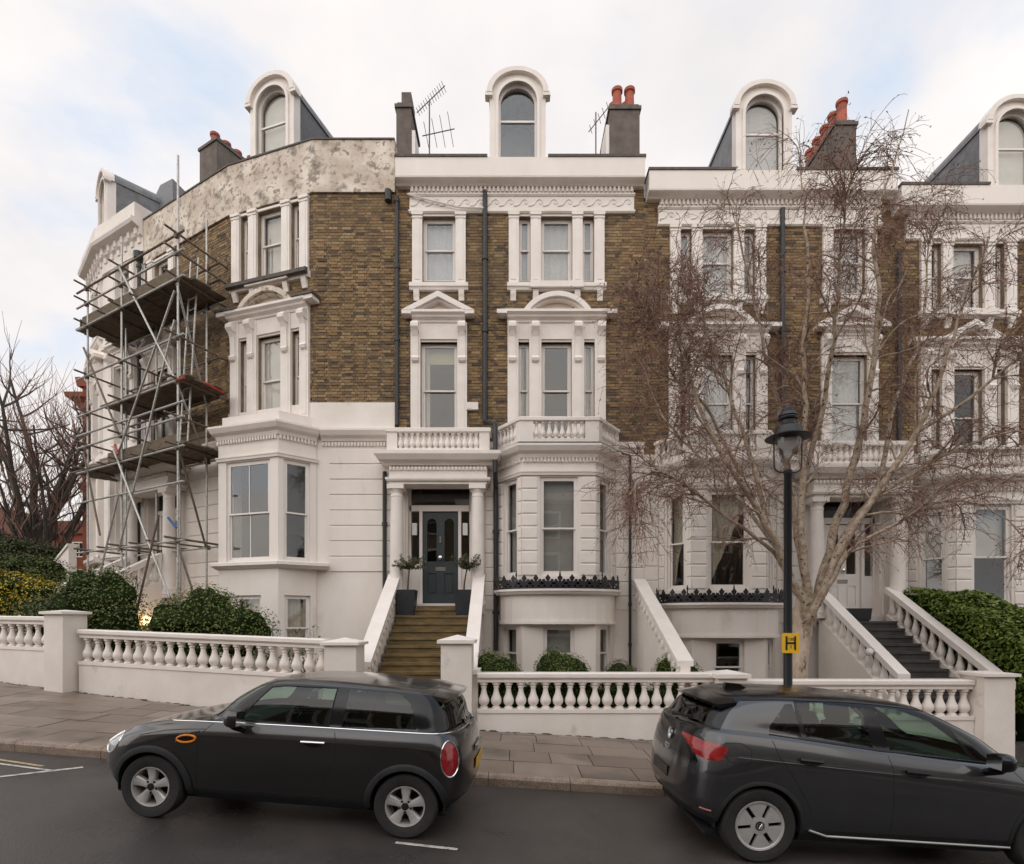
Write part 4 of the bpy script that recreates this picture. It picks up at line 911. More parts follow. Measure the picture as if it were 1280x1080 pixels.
def far_house(x0, x1, y, z0, z1, roof, mat, label, nw=3):
    T = thing('brick_house', ((x0+x1)/2, y, z0), label, 'house'); m = MB(); m.box(x0, x1, y, y+8, z0, z1); m.build('wall', mat, T)
    m = MB(); m.prism([(x0-.3, z1), (x1+.3, z1), (x1-(x1-x0)*.15, z1+roof), (x0+(x1-x0)*.15, z1+roof)], y-.3, y+8); m.build('roof', 'tile', T)
    fr_ = Frame(x0, y, 0, 0)
    for k in range(nw):
        for z in np.arange(z0+1.2, z1-1.5, 3.0):
            u = (x1-x0)*(k+.5)/nw; m = MB(fr_); m.ring([(u-.75, z), (u-.75, z+1.7), (u+.75, z+1.7), (u+.75, z)], [(u-.62, z+.12), (u-.62, z+1.58), (u+.62, z+1.58), (u+.62, z+.12)], 0, .08, True); m.box(u-.03, u+.03, .01, .07, z+.12, z+1.58); Wd = m.build('window', 'white_paint', T)
            m = MB(fr_); m.box(u-.62, u+.62, .012, .02, z+.12, z+1.58); m.build('pane', 'pane_dark', T if False else Wd)
mat('tile', (.20, .075, .045), (.13, .05, .035), scale=10, rough=.8)
mat('pane_dark', (.03, .035, .04), rough=.1)
far_house(-62, -48.5, 52, -6, 7.8, 3.6, 'red_brick', 'low red brick house with tiled roof far behind the bare tree')
far_house(-53, -36, 62, -6, 9.8, 1.4, 'red_brick', 'red brick flats with white windows far beyond the garden shrubs', 5)
far_house(-84, -63, 66, -6, 8.0, 4, 'red_brick', 'wide red brick house far off behind the shrubs', 5)
# ------------------------------------------------------------------ garden walls
def garden_wall(a, b, za, zb, label, k, groundoff=.10, hb=.48):
    a = Vector(a); b = Vector(b); l = (b-a).length; ang = math.atan2(b.y-a.y, b.x-a.x); e = (b-a)/l
    T = thing('garden_wall', (*((a+b)/2), zroad((a.x+b.x)/2)+groundoff), label, 'wall', 'balustraded garden walls')
    f = Frame(a.x, a.y, 0, ang); N_ = 12
    def strip(name, mat, prof):   # prof: (out, z above the falling line of the top)
        m = MB(f); n = len(prof)
        for u, z in ((0, za), (l, zb)): m.v += [(u, d, z+q) for d, q in prof]
        m.f = [tuple(range(n)), tuple(range(2*n-1, n-1, -1))]+[(i, (i+1) % n, n+(i+1) % n, n+i) for i in range(n)]; return m.build(name, mat, T)
    strip('coping', 'stucco_trim', [(-.26, 0), (-.02, 0), (.0, -.02), (.0, -.08), (-.03, -.11), (-.23, -.11), (-.26, -.08)])
    strip('rail', 'stucco_trim', [(-.22, -.112), (-.045, -.112), (-.045, -.17), (-.22, -.17)])
    strip('plinth', 'stucco_trim', [(-.25, -.172-hb), (-.02, -.172-hb), (-.02, -.24-hb), (-.25, -.24-hb)])
    m = MB(f); z0 = zroad(a.x)-.2; z1 = zroad(b.x)-.2; q = -.242-hb
    m.hexa([(0, -.24, z0), (l, -.24, z1), (l, -.04, z1), (0, -.04, z0), (0, -.24, za+q), (l, -.24, zb+q), (l, -.04, zb+q), (0, -.04, za+q)]); m.build('wall_base', 'stucco_wall', T)
    for i in range(k):
        t = (i+.5)/k; p = f((t*l, -.133, za+(zb-za)*t-.171-hb)); inst(baluster_mesh(hb, 1.05), 'baluster', T, p)
    return T
def pier(x, y, w, ztop, label, ang=0, cap=.1, apex=.10):
    T = thing('gate_pier', (x, y, zroad(x)+.1), label, 'pier', 'white garden piers'); f = Frame(x, y, 0, ang); h = w/2
    m = MB(f); m.box(-h, h, -h, h, zroad(x)-.25, ztop); m.box(-h-.012, h+.012, -h-.012, h+.012, ztop-.02, ztop-.001); m.build('shaft', 'stucco_wall', T)
    m = MB(f); c = h+.06; m.box(-c, c, -c, c, ztop, ztop+cap*.5); q = len(m.v)
    m.add([(-c, -c, ztop+cap*.5), (c, -c, ztop+cap*.5), (c, c, ztop+cap*.5), (-c, c, ztop+cap*.5), (0, 0, ztop+cap*.5+apex)], [(0, 1, 4), (1, 2, 4), (2, 3, 4), (3, 0, 4)]); m.build('cap', 'stucco_trim', T)
garden_wall((-.62, 10.0), (3.62, 10.0), -.905, -.905, 'white balustraded garden wall with round topiary balls behind it', 19)
garden_wall((4.15, 10.0), (8.28, 10.0), -1.03, -1.03, 'white balustraded garden wall behind the lamp post and birch trunk', 19)
garden_wall((-8.88, 11.43), (-3.36, 10.01), -.14, -.30, 'long white balustraded garden wall with green bushes behind, beside brown steps gate', 22)
garden_wall((-16.5, 14.1), (-9.5, 11.61), .22, .12, 'white balustraded garden wall at the foot of the yellow flowering shrub', 26)
pier(-.98, 10.1, .54, -.37, 'tall white pier with pyramid cap on the right of brown steps', 0, .12, .09)
pier(-3.02, 10.12, .56, -.40, 'low capped white pier on the left of brown steps', 0, .1, .08)
pier(-9.2, 11.55, .50, .17, 'broad flat capped pier joining two balustraded walls beside the dark bush', R(-15), .1, .04)
pier(3.88, 10.1, .5, -.98, 'squat white pier between the topiary garden and the birch garden', 0, .14, .06)
pier(8.56, 10.1, .54, -.95, 'white pier with flat cap at the foot of the dark slate steps', 0, .1, .03)
# ------------------------------------------------------------------ scaffolding
SF = thing('scaffolding', fB((-2, 1, -2)), 'steel tube scaffolding with board decks in front of the curved house', 'scaffolding')
def tubew(name, a, b, mat='steel', r=.027): MB(fB).tube([a, b], r, 8).build(name, mat, SF, True)
UF = [.12, -2.45, -4.25]; DF, DB = 1.42, .38; UB = [-.40, -2.75, -4.45]
for i, u in enumerate(UF): tubew('standard', (u, DF, -1.7), (u, DF, [10.9, 9.6, 9.0][i]), 'steel')
for i, u in enumerate(UB): tubew('standard', (u, DB, -1.7), (u, DB, [10.2, 9.4, 9.3][i]), 'steel')
tubew('standard', (-1.6, DB, -1.6), (-1.6, DB, 8)); tubew('standard', (-3.2, .95, -1.5), (-3.2, .95, 7.8))
LEV = [1.6, 3.85, 5.45, 7.9]
for z in LEV+[8.52, 8.95, 6.5, 4.55, 4.9, 3.0]:
    ru = z in (1.6, 3.85, 7.9)
    tubew('ledger', (.45, DF+.05, z), (-4.75, DF+.05, z), 'steel' if z != 8.95 else 'steel_rusty'); 
    if z not in (4.9, 3.0): tubew('ledger', (.1, DB-.05, z), (-4.7, DB-.05, z), 'steel_rusty' if not ru else 'steel')
for z in LEV+[8.52, 8.95, 6.5, 4.55]:
    for u in UF: tubew('transom', (u+.05, DF+.35, z+.06), (u+.05-.25, -.0 if u > -1 else .1, z+.06), 'steel_rusty')
for z in (1.6, 7.9, 3.85):
    for u in (-.8, -1.6, -3.2): tubew('transom', (u, DF+.25, z+.055), (u, .1, z+.055), 'steel_rusty', .024)
for a, b in (((.12, 1.5, 7.6), (-2.45, 1.5, 4.1)), ((-2.45, 1.5, 9.0), (.12, 1.5, 5.5)), ((-2.45, 1.5, 1.5), (.12, 1.5, 6.9)), ((-4.3, 1.5, 7.3), (-2.45, 1.5, 4.6)), ((-4.25, 1.5, -.9), (-2.45, 1.5, 3.0)), ((.1, 1.6, .2), (-2.6, 1.55, 4.2)), ((.12, 1.45, 4.0), (-.4, .4, 1.6)), ((.12, 1.45, 7.8), (-.40, .4, 5.4)), ((.12, 1.45, 1.6), (-.42, .2, -1.2)), ((-.1, 1.75, 2.2), (-1.35, 1.8, -1.0)), ((.12, 1.45, 5.4), (-.4, .35, 3.8)), ((-4.3, 1.5, 4.4), (-3.4, 1.5, 2.0))):
    tubew('brace', a, b, rnd.choice(['steel', 'steel', 'steel_rusty']))
for a, b, mt in (((-2.5, 1.56, 4.3), (-2.3, 1.58, 4.0), 'red_tape'), ((.2, 1.5, 1.9), (.02, 1.6, 2.15), 'blue_tape'), ((.14, 1.47, 5.45), (.46, 1.47, 5.45), 'red_tape'), ((.5, 1.0, 5.5), (.35, .4, 5.5), 'red_tape')):
    MB(fB).tube([a, b], .030, 8).build('tape_wrap', mt, SF, True)
_cp = MB().box(-.05, .05, -.045, .045, -.055, .055).mesh('coupler', 'steel_rusty')
for z in LEV+[8.52, 8.95, 6.5, 4.55]:
    for u in UF: inst(_cp, 'coupler', SF, fB((u, DF+.03, z)), (0, 0, fB.ang))
    for u in UB: inst(_cp, 'coupler', SF, fB((u, DB-.03, z)), (0, 0, fB.ang))
for z, ua, ub in ((7.99, .35, -4.9), (5.54, .45, -3.6), (3.94, .4, -5.2)):
    for j in range(5):
        d = .36+j*.235; a = ua+rnd.uniform(-.12, .12); b = ub+rnd.uniform(-.15, .15); mid = (a+b)/2+rnd.uniform(-.3, .3)
        for p, q_ in ((a, mid+.005), (mid-.005, b)): MB(fB).box(min(p, q_), max(p, q_), d-.11, d+.11, z, z+.038).build('scaffold_board', 'scaffold_board', SF)
for z, a, b in ((8.03, .1, -4.6), (3.98, .05, -3.2)): MB(fB).box(b, a, DF-.05, DF-.012, z, z+.23).build('toe_board', 'scaffold_board', SF)
MB(fB).box(-4.75, -4.71, .3, 1.4, 8.03, 8.25).build('toe_board', 'scaffold_board', SF)
for u in (-.05, -.38):
    MB(fB).tube([(u, 1.1, 3.9), (u-.1, .75, 8.9)], .024, 6).build('ladder_rail', 'steel', SF, True)
for i in range(17):
    f = (i+.5)/17; MB(fB).tube([(-.05-.1*f, 1.1-.35*f, 3.9+5*f), (-.38-.1*f, 1.1-.35*f, 3.9+5*f)], .015, 5).build('ladder_rung', 'steel', SF, True)
# ------------------------------------------------------------------ cars
mat('mini_paint', (.0065, .0055, .0056), (.009, .0075, .0075), scale=1.5, rough=.42, spec=.3, metal=.0, coat=1.0, bump=.02, bscale=300)
mat('grey_paint', (.018, .018, .020), (.022, .022, .024), scale=1.5, rough=.4, metal=.2, coat=1.0, bump=.02, bscale=300)
for _n in MT['mini_paint'].node_tree.nodes:
    if _n.type == 'BSDF_PRINCIPLED': _n.inputs['Coat Roughness'].default_value = .12   # rain-dulled paint
mat('gloss_black', (.006, .006, .007), rough=.16, spec=.4)
mat('cladding', (.020, .021, .023), (.027, .028, .03), scale=9, rough=.6, spec=.3)
mat('tyre', (.018, .017, .016), (.028, .025, .023), scale=20, rough=.8)
mat('alloy', (.50, .475, .45), (.42, .40, .375), scale=9, rough=.36, metal=.25)
mat('dark_void', (.006, .006, .006), rough=.9)
mat('seat_cloth', (.035, .035, .038), (.05, .05, .053), scale=20, rough=.9)
mat('lamp_red', (.34, .012, .012), (.20, .006, .006), scale=18, rough=.15, coat=.6)
mat('lamp_orange', (.75, .22, .01), rough=.3)
mat('lamp_clear', (.55, .56, .57), (.25, .26, .27), scale=16, rough=.12, coat=.8)
mat('plate_yellow', (.70, .42, .03), rough=.4)
mat('silver_trim', (.40, .39, .38), rough=.35, metal=.6)
def pchip_slopes(V, Y):
    h = np.diff(V)[:, None]; d = np.diff(Y, axis=0)/h; m = np.zeros_like(Y); n = len(V)
    w1 = 2*h[1:]+h[:-1]; w2 = h[1:]+2*h[:-1]; a = d[:-1]; b = d[1:]; ok = (a*b) > 1e-12
    with np.errstate(divide='ignore', invalid='ignore'): hm = (w1+w2)/(w1/np.where(ok, a, 1)+w2/np.where(ok, b, 1))
    m[1:-1] = np.where(ok, hm, 0); m[0] = d[0]; m[-1] = d[-1]; return m
def pchip1(xs, ys):
    xs = np.array(xs, float); ys = np.array(ys, float)
    if len(xs) == 1: return lambda x: np.full_like(np.asarray(x, float), ys[0])
    m = pchip_slopes(xs, ys[:, None])[:, 0] if len(xs) > 2 else np.full(2, (ys[1]-ys[0])/(xs[1]-xs[0]))
    def f(x):
        x = np.clip(np.asarray(x, float), xs[0], xs[-1]); i = np.clip(np.searchsorted(xs, x)-1, 0, len(xs)-2); h = xs[i+1]-xs[i]; t = (x-xs[i])/h
        return ys[i]*(1+2*t)*(1-t)**2+h*m[i]*t*(1-t)**2+ys[i+1]*t*t*(3-2*t)+h*m[i+1]*t*t*(t-1)
    return f
class Car:
    def __init__(s, rows):
        """rows: (xf, xr, af, ar, W, z, n) bottom to roof; W and z numbers or [(x, value)]"""
        s.rows = []
        for r in rows:
            xf, xr, af, ar, W, z, n = r; fn = lambda q: pchip1(*zip(*q)) if hasattr(q, '__len__') else (lambda x, q=q: np.full_like(np.asarray(x, float), q))
            s.rows.append((xf, xr, af, ar, fn(W), fn(z), n))
        t = np.linspace(0, 1, 81); P = np.stack([s.row(j, t) for j in range(len(rows))]); d = np.linalg.norm(np.diff(P, axis=0), axis=2)
        s.V = np.concatenate([[0], np.cumsum(d[:, 15:66].mean(axis=1)+.004)]); s.K = 6.0
        tt, vv = np.meshgrid(np.linspace(.12, .97, 260), np.linspace(0, s.V[-1], 200)); s.st = tt.ravel(); s.sv = vv.ravel(); s.sp = s.ev(s.st, s.sv)
    def row(s, j, t):
        xf, xr, af, ar, W, z, n = s.rows[j]; t = np.asarray(t, float)
        ph = np.where(t < .25, t/.25, np.where(t > .75, (1-t)/.25, 1))*PI/2; c = np.clip(np.cos(ph), 0, 1)**(2/n); sn = np.clip(np.sin(ph), 0, 1)**(2/n)
        x = np.where(t < .25, xf+af*(1-c), np.where(t > .75, xr-ar*(1-c), xf+af+(xr-ar-xf-af)*(t-.25)/.5))
        return np.stack([x, W(x)*sn, z(x)], axis=-1)
    def ev(s, t, v):
        t = np.atleast_1d(np.asarray(t, float)); v = np.clip(np.atleast_1d(np.asarray(v, float)), 0, s.V[-1]); n = len(s.V)
        Y = np.stack([s.row(j, t) for j in range(n)]).reshape(n, -1); M = pchip_slopes(s.V, Y); Y = Y.reshape(n, -1, 3); M = M.reshape(n, -1, 3)
        i = np.clip(np.searchsorted(s.V, v)-1, 0, n-2); k = np.arange(len(t)); h = (s.V[i+1]-s.V[i])[:, None]; q = ((v-s.V[i])[:, None])/h
        return Y[i, k]*(1+2*q)*(1-q)**2+h*M[i, k]*q*(1-q)**2+Y[i+1, k]*q*q*(3-2*q)+h*M[i+1, k]*q*q*(q-1)
    def nrm(s, t, v):
        e = 1e-3; a = s.ev(np.asarray(t)+e, v)-s.ev(np.asarray(t)-e, v); b = s.ev(t, np.asarray(v)+e)-s.ev(t, np.asarray(v)-e); n = np.cross(b, a); l = np.linalg.norm(n, axis=1, keepdims=True); n = n/np.maximum(l, 1e-9)
        P = s.ev(t, v); out = P-np.array([2.0, 0, .6]); f = np.sign((n*out).sum(axis=1, keepdims=True)); return n*np.where(f == 0, 1, f)
    def inv(s, pts, side='xz', vlo=0, vhi=None, tlo=.12, thi=.97):
        """side view (x,z) or rear view (y,z) points to (t,v)"""
        vhi = vhi or s.V[-1]; ok = (s.sv >= vlo) & (s.sv <= vhi) & (s.st >= tlo) & (s.st <= thi); ax = 0 if side == 'xz' else 1; out = []
        S = s.sp[ok]; T = s.st[ok]; Vv = s.sv[ok]
        for p in pts:
            i = np.argmin((S[:, ax]-p[0])**2+(S[:, 2]-p[1])**2); t, v = T[i], Vv[i]
            for _ in range(4):
                q = s.ev(t, v)[0]; e = 1e-3; dt = (s.ev(t+e, v)[0]-q)/e; dv = (s.ev(t, v+e if v+e < s.V[-1] else v-e)[0]-q)/(e if v+e < s.V[-1] else -e)
                A = np.array([[dt[ax], dv[ax]], [dt[2], dv[2]]]); r = np.array([p[0]-q[ax], p[1]-q[2]])
                try: dlt = np.linalg.solve(A, r)
                except Exception: break
                t = float(np.clip(t+np.clip(dlt[0], -.02, .02), .01, .99)); v = float(np.clip(v+np.clip(dlt[1], -.05, .05), 0, s.V[-1]))
            out.append((t, v))
        return out
    def tz(s, pts, vhi=None):
        """(t,z) points to (t,v)"""
        vv = np.linspace(0, vhi or s.V[-1]*.8, 260); out = []
        for t, z in pts:
            q = s.ev(np.full_like(vv, t), vv)[:, 2]; out.append((t, float(vv[np.argmin(abs(q-z))])))
        return out
def dens(pts, step=.05, closed=True):
    o = []; n = len(pts)
    for i in range(n if closed else n-1):
        a = Vector(pts[i]); b = Vector(pts[(i+1) % n]); k = max(1, int((b-a).length/step))
        o += [tuple(a+(b-a)*j/k) for j in range(k)]
    if not closed: o.append(tuple(pts[-1]))
    return o
def inpoly(P, poly):
    x = P[:, 0]; y = P[:, 1]; c = np.zeros(len(P), bool); n = len(poly)
    for i in range(n):
        x1, y1 = poly[i]; x2, y2 = poly[(i+1) % n]
        if y1 == y2: continue
        k = ((y1 > y) != (y2 > y)) & (x < (x2-x1)*(y-y1)/(y2-y1)+x1); c ^= k
    return c
def car_shell(C, T, feats, zones, bodymat, nt_=120, nv_=64):
    """feats: (name, mat or None for a hole, polygon (t,v)); zones: fn(t,v)->material name for what is left"""
    K = C.K; vs = []; es = []
    tt = np.linspace(0, 1, nt_); vv = np.unique(np.concatenate([np.linspace(0, C.V[-1], nv_), C.V]))
    for a in tt:
        for b in vv: vs.append((a*K, b))
    nv = len(vv); keep = np.ones(len(vs), bool); G = np.array(vs)
    polys = []
    for name, mt, poly in feats:
        pl = [(p[0]*K, p[1]) for p in poly]; polys.append(pl); P = np.array(pl)
        for i in range(len(P)):   # thin out grid points too close to the feature line
            a, b = P[i], P[(i+1) % len(P)]; ab = b-a; l = max(1e-9, ab@ab); u = np.clip(((G-a)@ab)/l, 0, 1); d = np.linalg.norm(G-a-u[:, None]*ab, axis=1); keep &= (d > .008) | (G[:, 0] <= 0) | (G[:, 0] >= K) | (G[:, 1] <= 0)
    idx = np.where(keep)[0]; V2 = [Vector(vs[i]) for i in idx]
    for pl in polys:
        b = len(V2); V2 += [Vector(p) for p in pl]; es += [(b+i, b+(i+1) % len(pl)) for i in range(len(pl))]
    ov, oe, of, _, _, _ = delaunay_2d_cdt(V2, es, [], 0, 1e-5)
    D = np.array([(p[0], p[1]) for p in ov]); F = np.array([f for f in of if len(f) == 3]); cen = D[F].mean(axis=1)
    kind = np.full(len(F), -1); out = (cen[:, 1] < 0) | (cen[:, 0] < 0) | (cen[:, 0] > K) | (cen[:, 1] > C.V[-1]); kind[out] = -9
    for i, pl in enumerate(polys): kind[inpoly(cen, pl) & (kind == -1)] = i
    P3 = C.ev(D[:, 0]/K, D[:, 1])
    def emit(sel, name, mt, both=True, off=0, parent=T):
        f = F[sel]
        if len(f) == 0: return
        u, invx = np.unique(f, return_inverse=True); f = invx.reshape(f.shape); p = P3[u].copy()
        if off: p += C.nrm(D[u, 0]/K, D[u, 1])*off
        def mk(q, g):
            m = MB(); m.v = [tuple(x) for x in q]; m.f = [tuple(int(k) for k in x) for x in g]; me = m.mesh(name, mt, 'all'); return me
        q = p.copy(); q[:, 1] *= -1
        if both:
            allp = np.concatenate([p, q]); allf = np.concatenate([f, f[:, ::-1]+len(p)]); me = mk(allp, allf)
            bm = bmesh.new(); bm.from_mesh(me); bmesh.ops.remove_doubles(bm, verts=bm.verts, dist=.0006); bmesh.ops.recalc_face_normals(bm, faces=bm.faces); bm.to_mesh(me); bm.free()
            me.polygons.foreach_set('use_smooth', [True]*len(me.polygons)); me.set_sharp_from_angle(angle=R(38)); inst(me, name, parent)
        else:
            inst(mk(p, f), name, parent); inst(mk(q, f[:, ::-1]), name, parent)
    zk = np.array([zones(c[0]/K, c[1]) for c in cen])
    for mt in sorted(set(zk)):
        emit((kind == -1) & (zk == mt), {bodymat: 'body', 'cladding': 'cladding', 'gloss_black': 'roof'}.get(mt, 'trim'), mt)
    for i, (name, mt, poly) in enumerate(feats):
        if mt: emit(kind == i, name, mt, both=name in ('windscreen', 'rear_window', 'tailgate_panel'))
def on_side(C, T, name, tv, r, mat, sides=(1, -1), off=0, n=6, cap=True):
    tv = np.array(tv); P = C.ev(tv[:, 0], tv[:, 1])+C.nrm(tv[:, 0], tv[:, 1])*off
    for s in sides: MB().tube([(p[0], p[1]*s, p[2]) for p in P], r, n, cap).build(name, mat, T, True)
def arch_trim(C, T, xw, zw, r0, r1, mat, th=.02, a0=-8, a1=188):
    A = [a0+(a1-a0)*i/36 for i in range(37)]
    inn = C.inv([(xw+r0*math.cos(R(a)), max(.2, zw+r0*math.sin(R(a)))) for a in A], vhi=C.V[5]); ou = C.inv([(xw+r1*math.cos(R(a)), max(.2, zw+r1*math.sin(R(a)))) for a in A], vhi=C.V[5])
    i3 = C.ev(*np.array(inn).T); o3 = C.ev(*np.array(ou).T)
    for s in (1, -1):
        m = MB()
        for k in range(37):
            for p, o in ((i3[k], -.08), (i3[k], th), (.3*i3[k]+.7*o3[k], th*1.05), (o3[k], th*.5), (o3[k], -.004)): m.v.append((p[0], s*(p[1]+o), p[2]))
        for k in range(36):
            for j in range(4): a = k*5+j; m.f.append((a, a+1, a+6, a+5))
        m.build('wheel_arch', mat, T, True)
def wheel(T, x, y, z, R_, w, rim, style, side):
    Wt = part_empty('wheel', T, (x, y, z)); s = side
    prof = [(rim*.97, -w*.45), (rim*1.03, -w*.5), (R_*.94, -w*.5), (R_*.985, -w*.42), (R_, -w*.3), (R_, w*.3), (R_*.985, w*.42), (R_*.94, w*.5), (rim*1.06, w*.5), (rim*.99, w*.44)]
    def add(m, name, mt, sm=True):
        me = shared(('wh', style, name), lambda: m.mesh(name, mt, sm)); return inst(me, name, Wt, (x, y, z), (R(90)*(1 if s < 0 else -1), 0, 0))
    add(MB().lathe(prof, n=48, cap=False), 'tyre', 'tyre')
    m = MB(); m.lathe([(rim, w*.46), (rim*.985, w*.5), (rim*.93, w*.48), (rim*.9, w*.30), (rim*.88, -.2*w), (rim*.2, -.2*w)], n=40, cap=False); add(m, 'rim', 'alloy')
    add(MB().lathe([(rim*.78, -.15*w), (rim*.78, -.08*w)], n=24), 'brake_disc', 'dark_void')
    if style == 'mini':
        m = MB()
        for k in range(5):
            a = R(72*k+20); ca, sa = math.cos(a), math.sin(a); st = [(.03, .026, .43), (.065, .030, .42), (.10, .037, .40), (.14, .046, .41), (.170, .055, .44), (rim*.95, .060, .45)]; b = len(m.v)
            for r_, h_, z_ in st:
                for w_, zz_ in ((-h_, .12*w), (-h_, z_*w-.012), (-h_*.75, z_*w), (0, z_*w+.004), (h_*.75, z_*w), (h_, z_*w-.012), (h_, .12*w)): m.v.append((r_*ca-w_*sa, r_*sa+w_*ca, zz_))
            for i in range(5):
                for j in range(6): m.f.append((b+i*7+j, b+i*7+j+1, b+i*7+7+j+1, b+i*7+7+j))
        add(m, 'spoke', 'alloy', False)
        m = MB()
        for k in range(5):
            a = R(72*k+56); m.lathe([(.011, 0), (.011, w*.44)], .055*math.cos(a), .055*math.sin(a), 0, 6)
        m.lathe([(.036, 0), (.036, w*.45), (.030, w*.47), (.01, w*.475)], n=16); add(m, 'hub', 'dark_void')
        m = MB(); m.lathe([(.070, w*.1), (.070, w*.38), (.05, w*.41)], n=20); add(m, 'hub_disc', 'alloy')
    else:
        m = MB()
        for k in range(6):
            a0, a1 = 60*k+8, 60*k+68; n = 8; g = 0.019
            def pt(r, a, sh): # keep a parallel slot between neighbouring blades
                x_, y_ = r*math.cos(R(a)), r*math.sin(R(a)); return x_-sh*math.sin(R(a)), y_+sh*math.cos(R(a))
            o = [pt(r, a0, g) for r in np.linspace(rim*.34, rim*.9, 5)]+[(rim*.9*math.cos(R(a0+(a1-a0)*i/n)), rim*.9*math.sin(R(a0+(a1-a0)*i/n))) for i in range(1, n)]+[pt(r, a1, -g) for r in np.linspace(rim*.9, rim*.34, 5)]
            m.prism([(p[0], p[1]) for p in o], w*.30, w*.45, 'z')
        m.lathe([(rim*.36, w*.3), (rim*.36, w*.455), (.045, w*.48), (.04, w*.3)], n=24)
        ro = arc(0, 0, rim*.99, 0, 360, 40); b = len(m.v)
        m.lathe([(rim*.885, w*.3), (rim*.885, w*.45), (rim*.93, w*.485), (rim*.985, w*.48), (rim*.985, w*.3)], n=40, cap=False); add(m, 'wheel_cover', 'alloy', False)
        add(MB().lathe([(rim*.86, w*.1), (rim*.86, w*.14)], n=24), 'backing', 'dark_void')
        add(MB().lathe([(.04, w*.4), (.04, w*.485), (.033, w*.49)], n=18), 'hub', 'dark_void')
        m = MB(); m.ring(arc(0, 0, .034, 0, 360, 20), arc(0, 0, .029, 0, 360, 20), 0, .004)
        for a_, b_ in (((-.018, .024), (-.001, -.002)), ((.018, .024), (.001, -.002)), ((-.026, .012), (-.01, -.026)), ((.026, .012), (.01, -.026)), ((-.01, -.026), (0, -.006)), ((.01, -.026), (0, -.006))): m.tube([(a_[0], .003, a_[1]), (b_[0], .003, b_[1])], .003, 4)
        me = shared('vwhub', lambda: m.mesh('emblem', 'chrome')); inst(me, 'emblem', Wt, (x, y+s*w*.49, z), (0, 0, 0))
def seat(T, x, y, z, k=1.0, lean=18):
    def rb(m, cx, cy, cz, sx, sy, sz, tilt=0):   # softened block
        vs = []
        for (a, b, c) in [(i, j, l) for l in (-1, -.75, .75, 1) for j in (-1, -.8, .8, 1) for i in (-1, -.8, .8, 1)]:
            e = sum(abs(q) == 1 for q in (a, b, c)); f = 1 if e < 2 else .93 if e == 2 else .86
            px, pz = a*sx*f, c*sz*f; vs.append((cx+px*math.cos(tilt)+pz*math.sin(tilt), cy+b*sy*f, cz-px*math.sin(tilt)+pz*math.cos(tilt)))
        fs = []
        for l in range(3):
            for j in range(3):
                for i in range(3):
                    pass
        g = lambda i, j, l: l*16+j*4+i
        for i in range(3):
            for j in range(3):
                fs += [(g(i, j, 0), g(i, j+1, 0), g(i+1, j+1, 0), g(i+1, j, 0)), (g(i, j, 3), g(i+1, j, 3), g(i+1, j+1, 3), g(i, j+1, 3)), (g(i, 0, j), g(i+1, 0, j), g(i+1, 0, j+1), g(i, 0, j+1)), (g(i, 3, j), g(i, 3, j+1), g(i+1, 3, j+1), g(i+1, 3, j)), (g(0, i, j), g(0, i, j+1), g(0, i+1, j+1), g(0, i+1, j)), (g(3, i, j), g(3, i+1, j), g(3, i+1, j+1), g(3, i, j+1))]
        m.add(vs, fs)
    tl = R(lean); m = MB(); rb(m, x, y, z+.10, .26, .25, .10, R(-6)); rb(m, x+.34, y, z+.40, .075, .25, .34, tl); S = m.build('seat', 'seat_cloth', T, True)
    m = MB(); rb(m, x+.47, y, z+.84, .055, .15, .10, tl*.5); m.tube([(x+.45, y-.05, z+.70), (x+.46, y-.05, z+.78)], .01, 5); m.tube([(x+.45, y+.05, z+.70), (x+.46, y+.05, z+.78)], .01, 5); m.build('headrest', 'seat_cloth', S, True)
def poly_side(C, pts, vlo=0, vhi=None, step=.04): return C.inv(dens(pts, step), 'xz', vlo, vhi, .13, .87)
def well(T, x, z, r, y0, y1):
    for s in (1, -1):
        m = MB(); A = [R(-10+200*i/18) for i in range(19)]
        for a in A: m.v += [(x+r*math.cos(a), s*y0, z+r*math.sin(a)), (x+r*math.cos(a), s*y1, z+r*math.sin(a))]
        for i in range(18): m.f.append((2*i, 2*i+1, 2*i+3, 2*i+2))
        m.f.append(tuple(2*i for i in range(19))); m.build('wheel_well', 'dark_void', T)
def ellipse(cx, cz, rx, rz, n=28, rot=0): return [(cx+rx*math.cos(2*PI*i/n)*math.cos(rot)-rz*math.sin(2*PI*i/n)*math.sin(rot), cz+rx*math.cos(2*PI*i/n)*math.sin(rot)+rz*math.sin(2*PI*i/n)*math.cos(rot)) for i in range(n)]
def mirror_cap(T, x, y, z, s, mat, rx=.09, ry=.11, rz=.085):
    m = MB(); n = 14; k = 10
    for i in range(k+1):
        th = PI*i/k; zz_ = math.cos(th)
        for j in range(n):
            a = 2*PI*j/n; cx, cy = math.cos(a), math.sin(a); q = math.sin(th)**.7
            px = rx*cx*q; px = min(px, rx*.55)
            m.v.append((x+px, y+s*ry*cy*q, z+rz*(abs(zz_)**.85)*(1 if zz_ > 0 else -1)))
    for i in range(k):
        for j in range(n): m.f.append((i*n+j, i*n+(j+1) % n, (i+1)*n+(j+1) % n, (i+1)*n+j))
    M_ = m.build('wing_mirror', mat, T, True)
    m = MB(); m.tube([(x+.01, y-s*.16, z-.13), (x+.01, y-s*.05, z-.09), (x+.0, y, z-.06)], [.035, .04, .05], 8); m.build('mirror_arm', 'gloss_black', M_, True)
    m = MB(); m.box(x+rx*.56, x+rx*.57, y-ry*.75, y+ry*.75, z-rz*.7, z+rz*.7); m.build('mirror_glass', 'chrome', M_)
